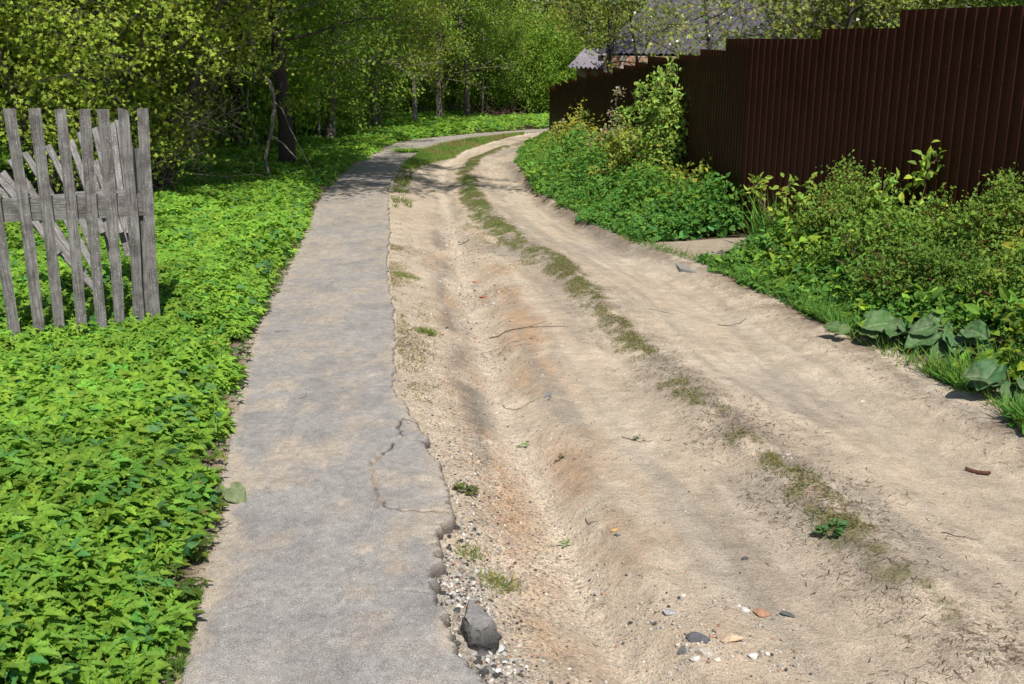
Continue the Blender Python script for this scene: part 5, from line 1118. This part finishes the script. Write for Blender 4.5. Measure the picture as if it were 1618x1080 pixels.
# ------------------------------------------------------------------ house and shed behind the fence
def house():
    up = np.array([math.sin(R(35)), math.cos(R(35))]); ev = np.array([up[1], -up[0]])       # uphill and along the eaves (towards the right, nearer)
    def corr(acc, o, L, run, rise, z0, pitch=.18, amp=.02, th=.01):
        nu = int(L/pitch*8); u = np.linspace(0, L, nu); sv = np.linspace(0, run, 3)
        w_ = amp*np.sin(u/pitch*2*math.pi)
        V = []
        for s in sv:
            for ui, wi in zip(u, w_): q = o+ev*ui+up*s; V.append((q[0], q[1], z0+rise*s/run+wi))
        acc.add(np.array(V), [gridfaces(3, nu)], (.5, .5, .5)); V = np.array(V)-[0, 0, th]; acc.add(V, [gridfaces(3, nu)[:, ::-1]], (.5, .5, .5))
    ang = math.atan2(ev[1], ev[0]); M = np.array([[math.cos(ang), -math.sin(ang), 0], [math.sin(ang), math.cos(ang), 0], [0, 0, 1]])
    o = np.array([2.95, 32.0]); zg = float(gY(32)); ze = float(atY(969, 72, 32)[2])
    t = thing('house', 'house with a wide lilac grey corrugated roof behind the fence and apple boughs', 'house', (float(o[0]), float(o[1]), zg)); bl = np.array(t.location)
    a = Acc(); corr(a, o-ev*.3-up*.4, 6.4, 4.6, 2.3, ze-.2); rf = a.build('roof', M_roof, t, True); rf.data.transform(Matrix.Translation(Vector(-bl)))
    a = Acc(); top = o+up*4.2; q = top-ev*.3
    nu = 480; u = np.linspace(0, 6.4, nu); V = []
    for s in np.linspace(0, 4.6, 3):
        for ui in u: k = q+ev*ui+up*s; V.append((k[0], k[1], ze-.2+2.3-2.3*s/4.6+.02*math.sin(ui/.18*6.283)))
    a.add(V, [gridfaces(3, nu)], (.5, .5, .5)); r2 = a.build('roof', M_roof, t, True); r2.data.transform(Matrix.Translation(Vector(-bl)))
    a = Acc(); c_ = o+ev*3+up*4.2; box(a, (0, 0, 0), (5.8, 7.9, ze-zg)); wl = a.build('wall', M_brick, t); wl.location = Vector((c_[0], c_[1], (ze-.25+zg)/2))-Vector(bl); wl.rotation_euler = (0, 0, ang)
    a = Acc()     # gable
    g = []
    for s, z in ((.1, ze-.3), (8.2, ze-.3), (4.2, ze+1.9)): k = o+ev*.12+up*s; g.append((k[0], k[1], z))
    g2 = [(x+ev[0]*.15, y+ev[1]*.15, z) for x, y, z in g]; a.add(np.array(g+g2)-bl, [np.array([[0, 1, 2], [5, 4, 3]]), ], (.3, .2, .15)); a.build('gable', M_timber, t)
    a = Acc(); k = o-ev*.3-up*.38; kk = k+ev*3.2; box(a, np.array([kk[0], kk[1], ze-.34])-bl, (6.4, .03, .16), (.06, .045, .045), M); a.build('fascia', M_timber, t)
    for j, e_ in enumerate((1.2, 3.4)):
        a = Acc(); c2 = o+ev*e_+up*.22; box(a, (0, 0, 0), (.9, .06, 1.0), (.35, .34, .32)); wn = a.build('window', M_timber, t); wn.location = Vector((c2[0], c2[1], zg+1.5))-Vector(bl); wn.rotation_euler = (0, 0, ang)
    # lean-to shed with its own lower roof
    o2 = np.array([1.66, 33.2]); z2 = float(atY(893, 106, 33.2)[2])
    t2 = thing('shed', 'low shed with a shiny striped corrugated roof at the far end of the fence', 'shed', (float(o2[0]), float(o2[1]), zg)); b2 = np.array(t2.location)
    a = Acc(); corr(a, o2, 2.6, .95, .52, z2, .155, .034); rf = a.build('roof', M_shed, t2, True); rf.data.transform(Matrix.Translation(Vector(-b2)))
    a = Acc(); q = o2+up*.95; 
    a2 = Acc(); c_ = o2+ev*1.3+up*1.1; box(a, (0, 0, 0), (2.3, 1.6, z2+.05-zg)); wl = a.build('wall', M_brick, t2); wl.location = Vector((c_[0], c_[1], (z2+.05+zg)/2))-Vector(b2); wl.rotation_euler = (0, 0, ang)
    # brick annex between shed and house
    t3 = thing('annex', 'cream and red brick annex wall between the shed roof and the house eaves', 'building', (float(o2[0]+2.3), float(o2[1]-1.2), zg)); b3 = np.array(t3.location)
    p3 = atY(1000, 98, 31.2); a = Acc(); zt = float(atY(1000, 88, 31.2)[2]); box(a, (0, 0, 0), (2.3, 1.2, zt-zg)); wl = a.build('wall', M_brick, t3); wl.location = Vector((p3[0]+.5, 31.5, (zt+zg)/2))-Vector(b3); wl.rotation_euler = (0, 0, ang)
    a = Acc(); corr(a, np.array([p3[0]-.62, 31.95]), 2.7, 1.0, .3, zt-.02, .155, .02); rf = a.build('roof', M_roof, t3, True); rf.data.transform(Matrix.Translation(Vector(-b3)))
house()

# ------------------------------------------------------------------ garden trees behind the fence
def garden_trees():
    def mk(label, x, y, h, r0, C0, ls, seed, limb_n=22, limb_len=2.0, start=.2, blossom=0, gap=.11, el=(-.1, .8), sub_n=7, twig_n=4, bark=(.06, .05, .045), T=None, name='apple_tree', per=1):
        rng = np.random.default_rng(seed); p = P3(x, y)
        W, AP, AD = woody(rng, [((0, 0, -.2), (rng.normal()*.06, rng.normal()*.06, 1), h, r0)], bark, limb_n=limb_n, limb_len=limb_len, limb_start=start, sub_n=sub_n, sub_len=.6, twig_n=twig_n, twig_len=.35, el=el, gap=gap, limb_prof=lambda t: 1.15-.6*abs(t-.5))
        k = AP[:, 2] > 1.3; AP, AD = AP[k], AD[k]
        C0 = tuple(1.7*c for c in C0); Lv = leaves(rng, AP, AD, T or (rosette if ls < .075 else LF2), ls*(.85 if ls < .075 else 1), C0, .10, per, .2, .15); t = plant(name, label, 'tree', tuple(float(v) for v in p), 0, W, Lv)
        if blossom:
            i = rng.choice(len(AP), blossom); a = Acc(); scatter(a, rosette, AP[i]+rng.normal(size=(blossom, 3))*.04, *basis(rnd_dir(rng, blossom), norm(rnd_dir(rng, blossom)+[[0, -.6, .5]])), .018+.016*rng.random(blossom), np.tile([[.75, .7, .66]], (blossom, 1))); a.build('blossom', M_flower, t)
        return t
    YG = (.17, .2, .04)
    mk('dark forked apple tree with sparse leaves before the low shed', 2.75, 29.5, 5.2, .11, YG, .06, 91, limb_n=22, gap=.2, start=.42, el=(.1, .9), per=2)
    mk('thin sparse tree just right of the dark forked apple tree', 3.6, 28.8, 5.0, .06, YG, .06, 92, limb_n=18, gap=.2, limb_len=1.7, start=.4, el=(.1, .9), per=2)
    mk('sparse spreading apple tree before the wide roof, its limbs crossing it', 5.4, 23.0, 5.2, .11, (.2, .24, .05), .055, 93, limb_n=24, gap=.14, limb_len=2.8, start=.3, per=1, blossom=300)
    mk('flowering apple tree behind the second fence step', 5.6, 17.6, 5.0, .10, (.17, .2, .045), .05, 94, limb_n=46, start=.15, sub_n=9, gap=.07, blossom=2600, per=4, limb_len=2.0)
    mk('leafy flowering tree behind the tallest near fence panels', 7.6, 16.2, 5.4, .11, (.15, .22, .04), .05, 95, limb_n=46, start=.15, sub_n=9, gap=.07, blossom=2600, per=4, limb_len=2.2)
    mk('leafy tree beyond the fence at the top right corner', 9.6, 15.2, 5.5, .11, (.14, .23, .04), .055, 96, limb_n=46, start=.15, sub_n=9, gap=.07, blossom=400, per=4, limb_len=2.2)
    mk('leafy tree farther back behind the flowering trees', 8.6, 22.0, 7.5, .13, (.12, .18, .035), .08, 97, limb_n=34, gap=.09, limb_len=2.6, per=4)
    mk('leafy tree far back at the right behind the flowering trees', 12.8, 20.5, 7.5, .13, (.12, .19, .035), .08, 98, limb_n=34, gap=.09, limb_len=2.6, per=4)
    mk('twiggy tree behind the first fence bend, before the right end of the roof', 4.5, 15.4, 4.3, .07, YG, .045, 99, limb_n=16, gap=.14, limb_len=1.6, start=.3, per=2)
    mk('low branched apple tree just beyond the far fence steps, veiling the roof', 3.9, 21.5, 4.6, .08, (.2, .24, .05), .05, 102, limb_n=24, gap=.2, limb_len=1.9, start=.4, per=1, blossom=200)
    mk('tall woodland tree behind the house roof on the right', 16.5, 34., 10, .16, (.11, .16, .03), .11, 100, limb_n=36, gap=.12, limb_len=3.2, per=4, name='tree')
    mk('tall woodland tree directly behind the house roof', 10., 42., 11, .16, (.10, .15, .028), .12, 101, limb_n=36, gap=.12, limb_len=3.4, per=4, name='tree')
garden_trees()
print('objects', len(bpy.data.objects), 'polys', sum(len(m.polygons) for m in bpy.data.meshes))
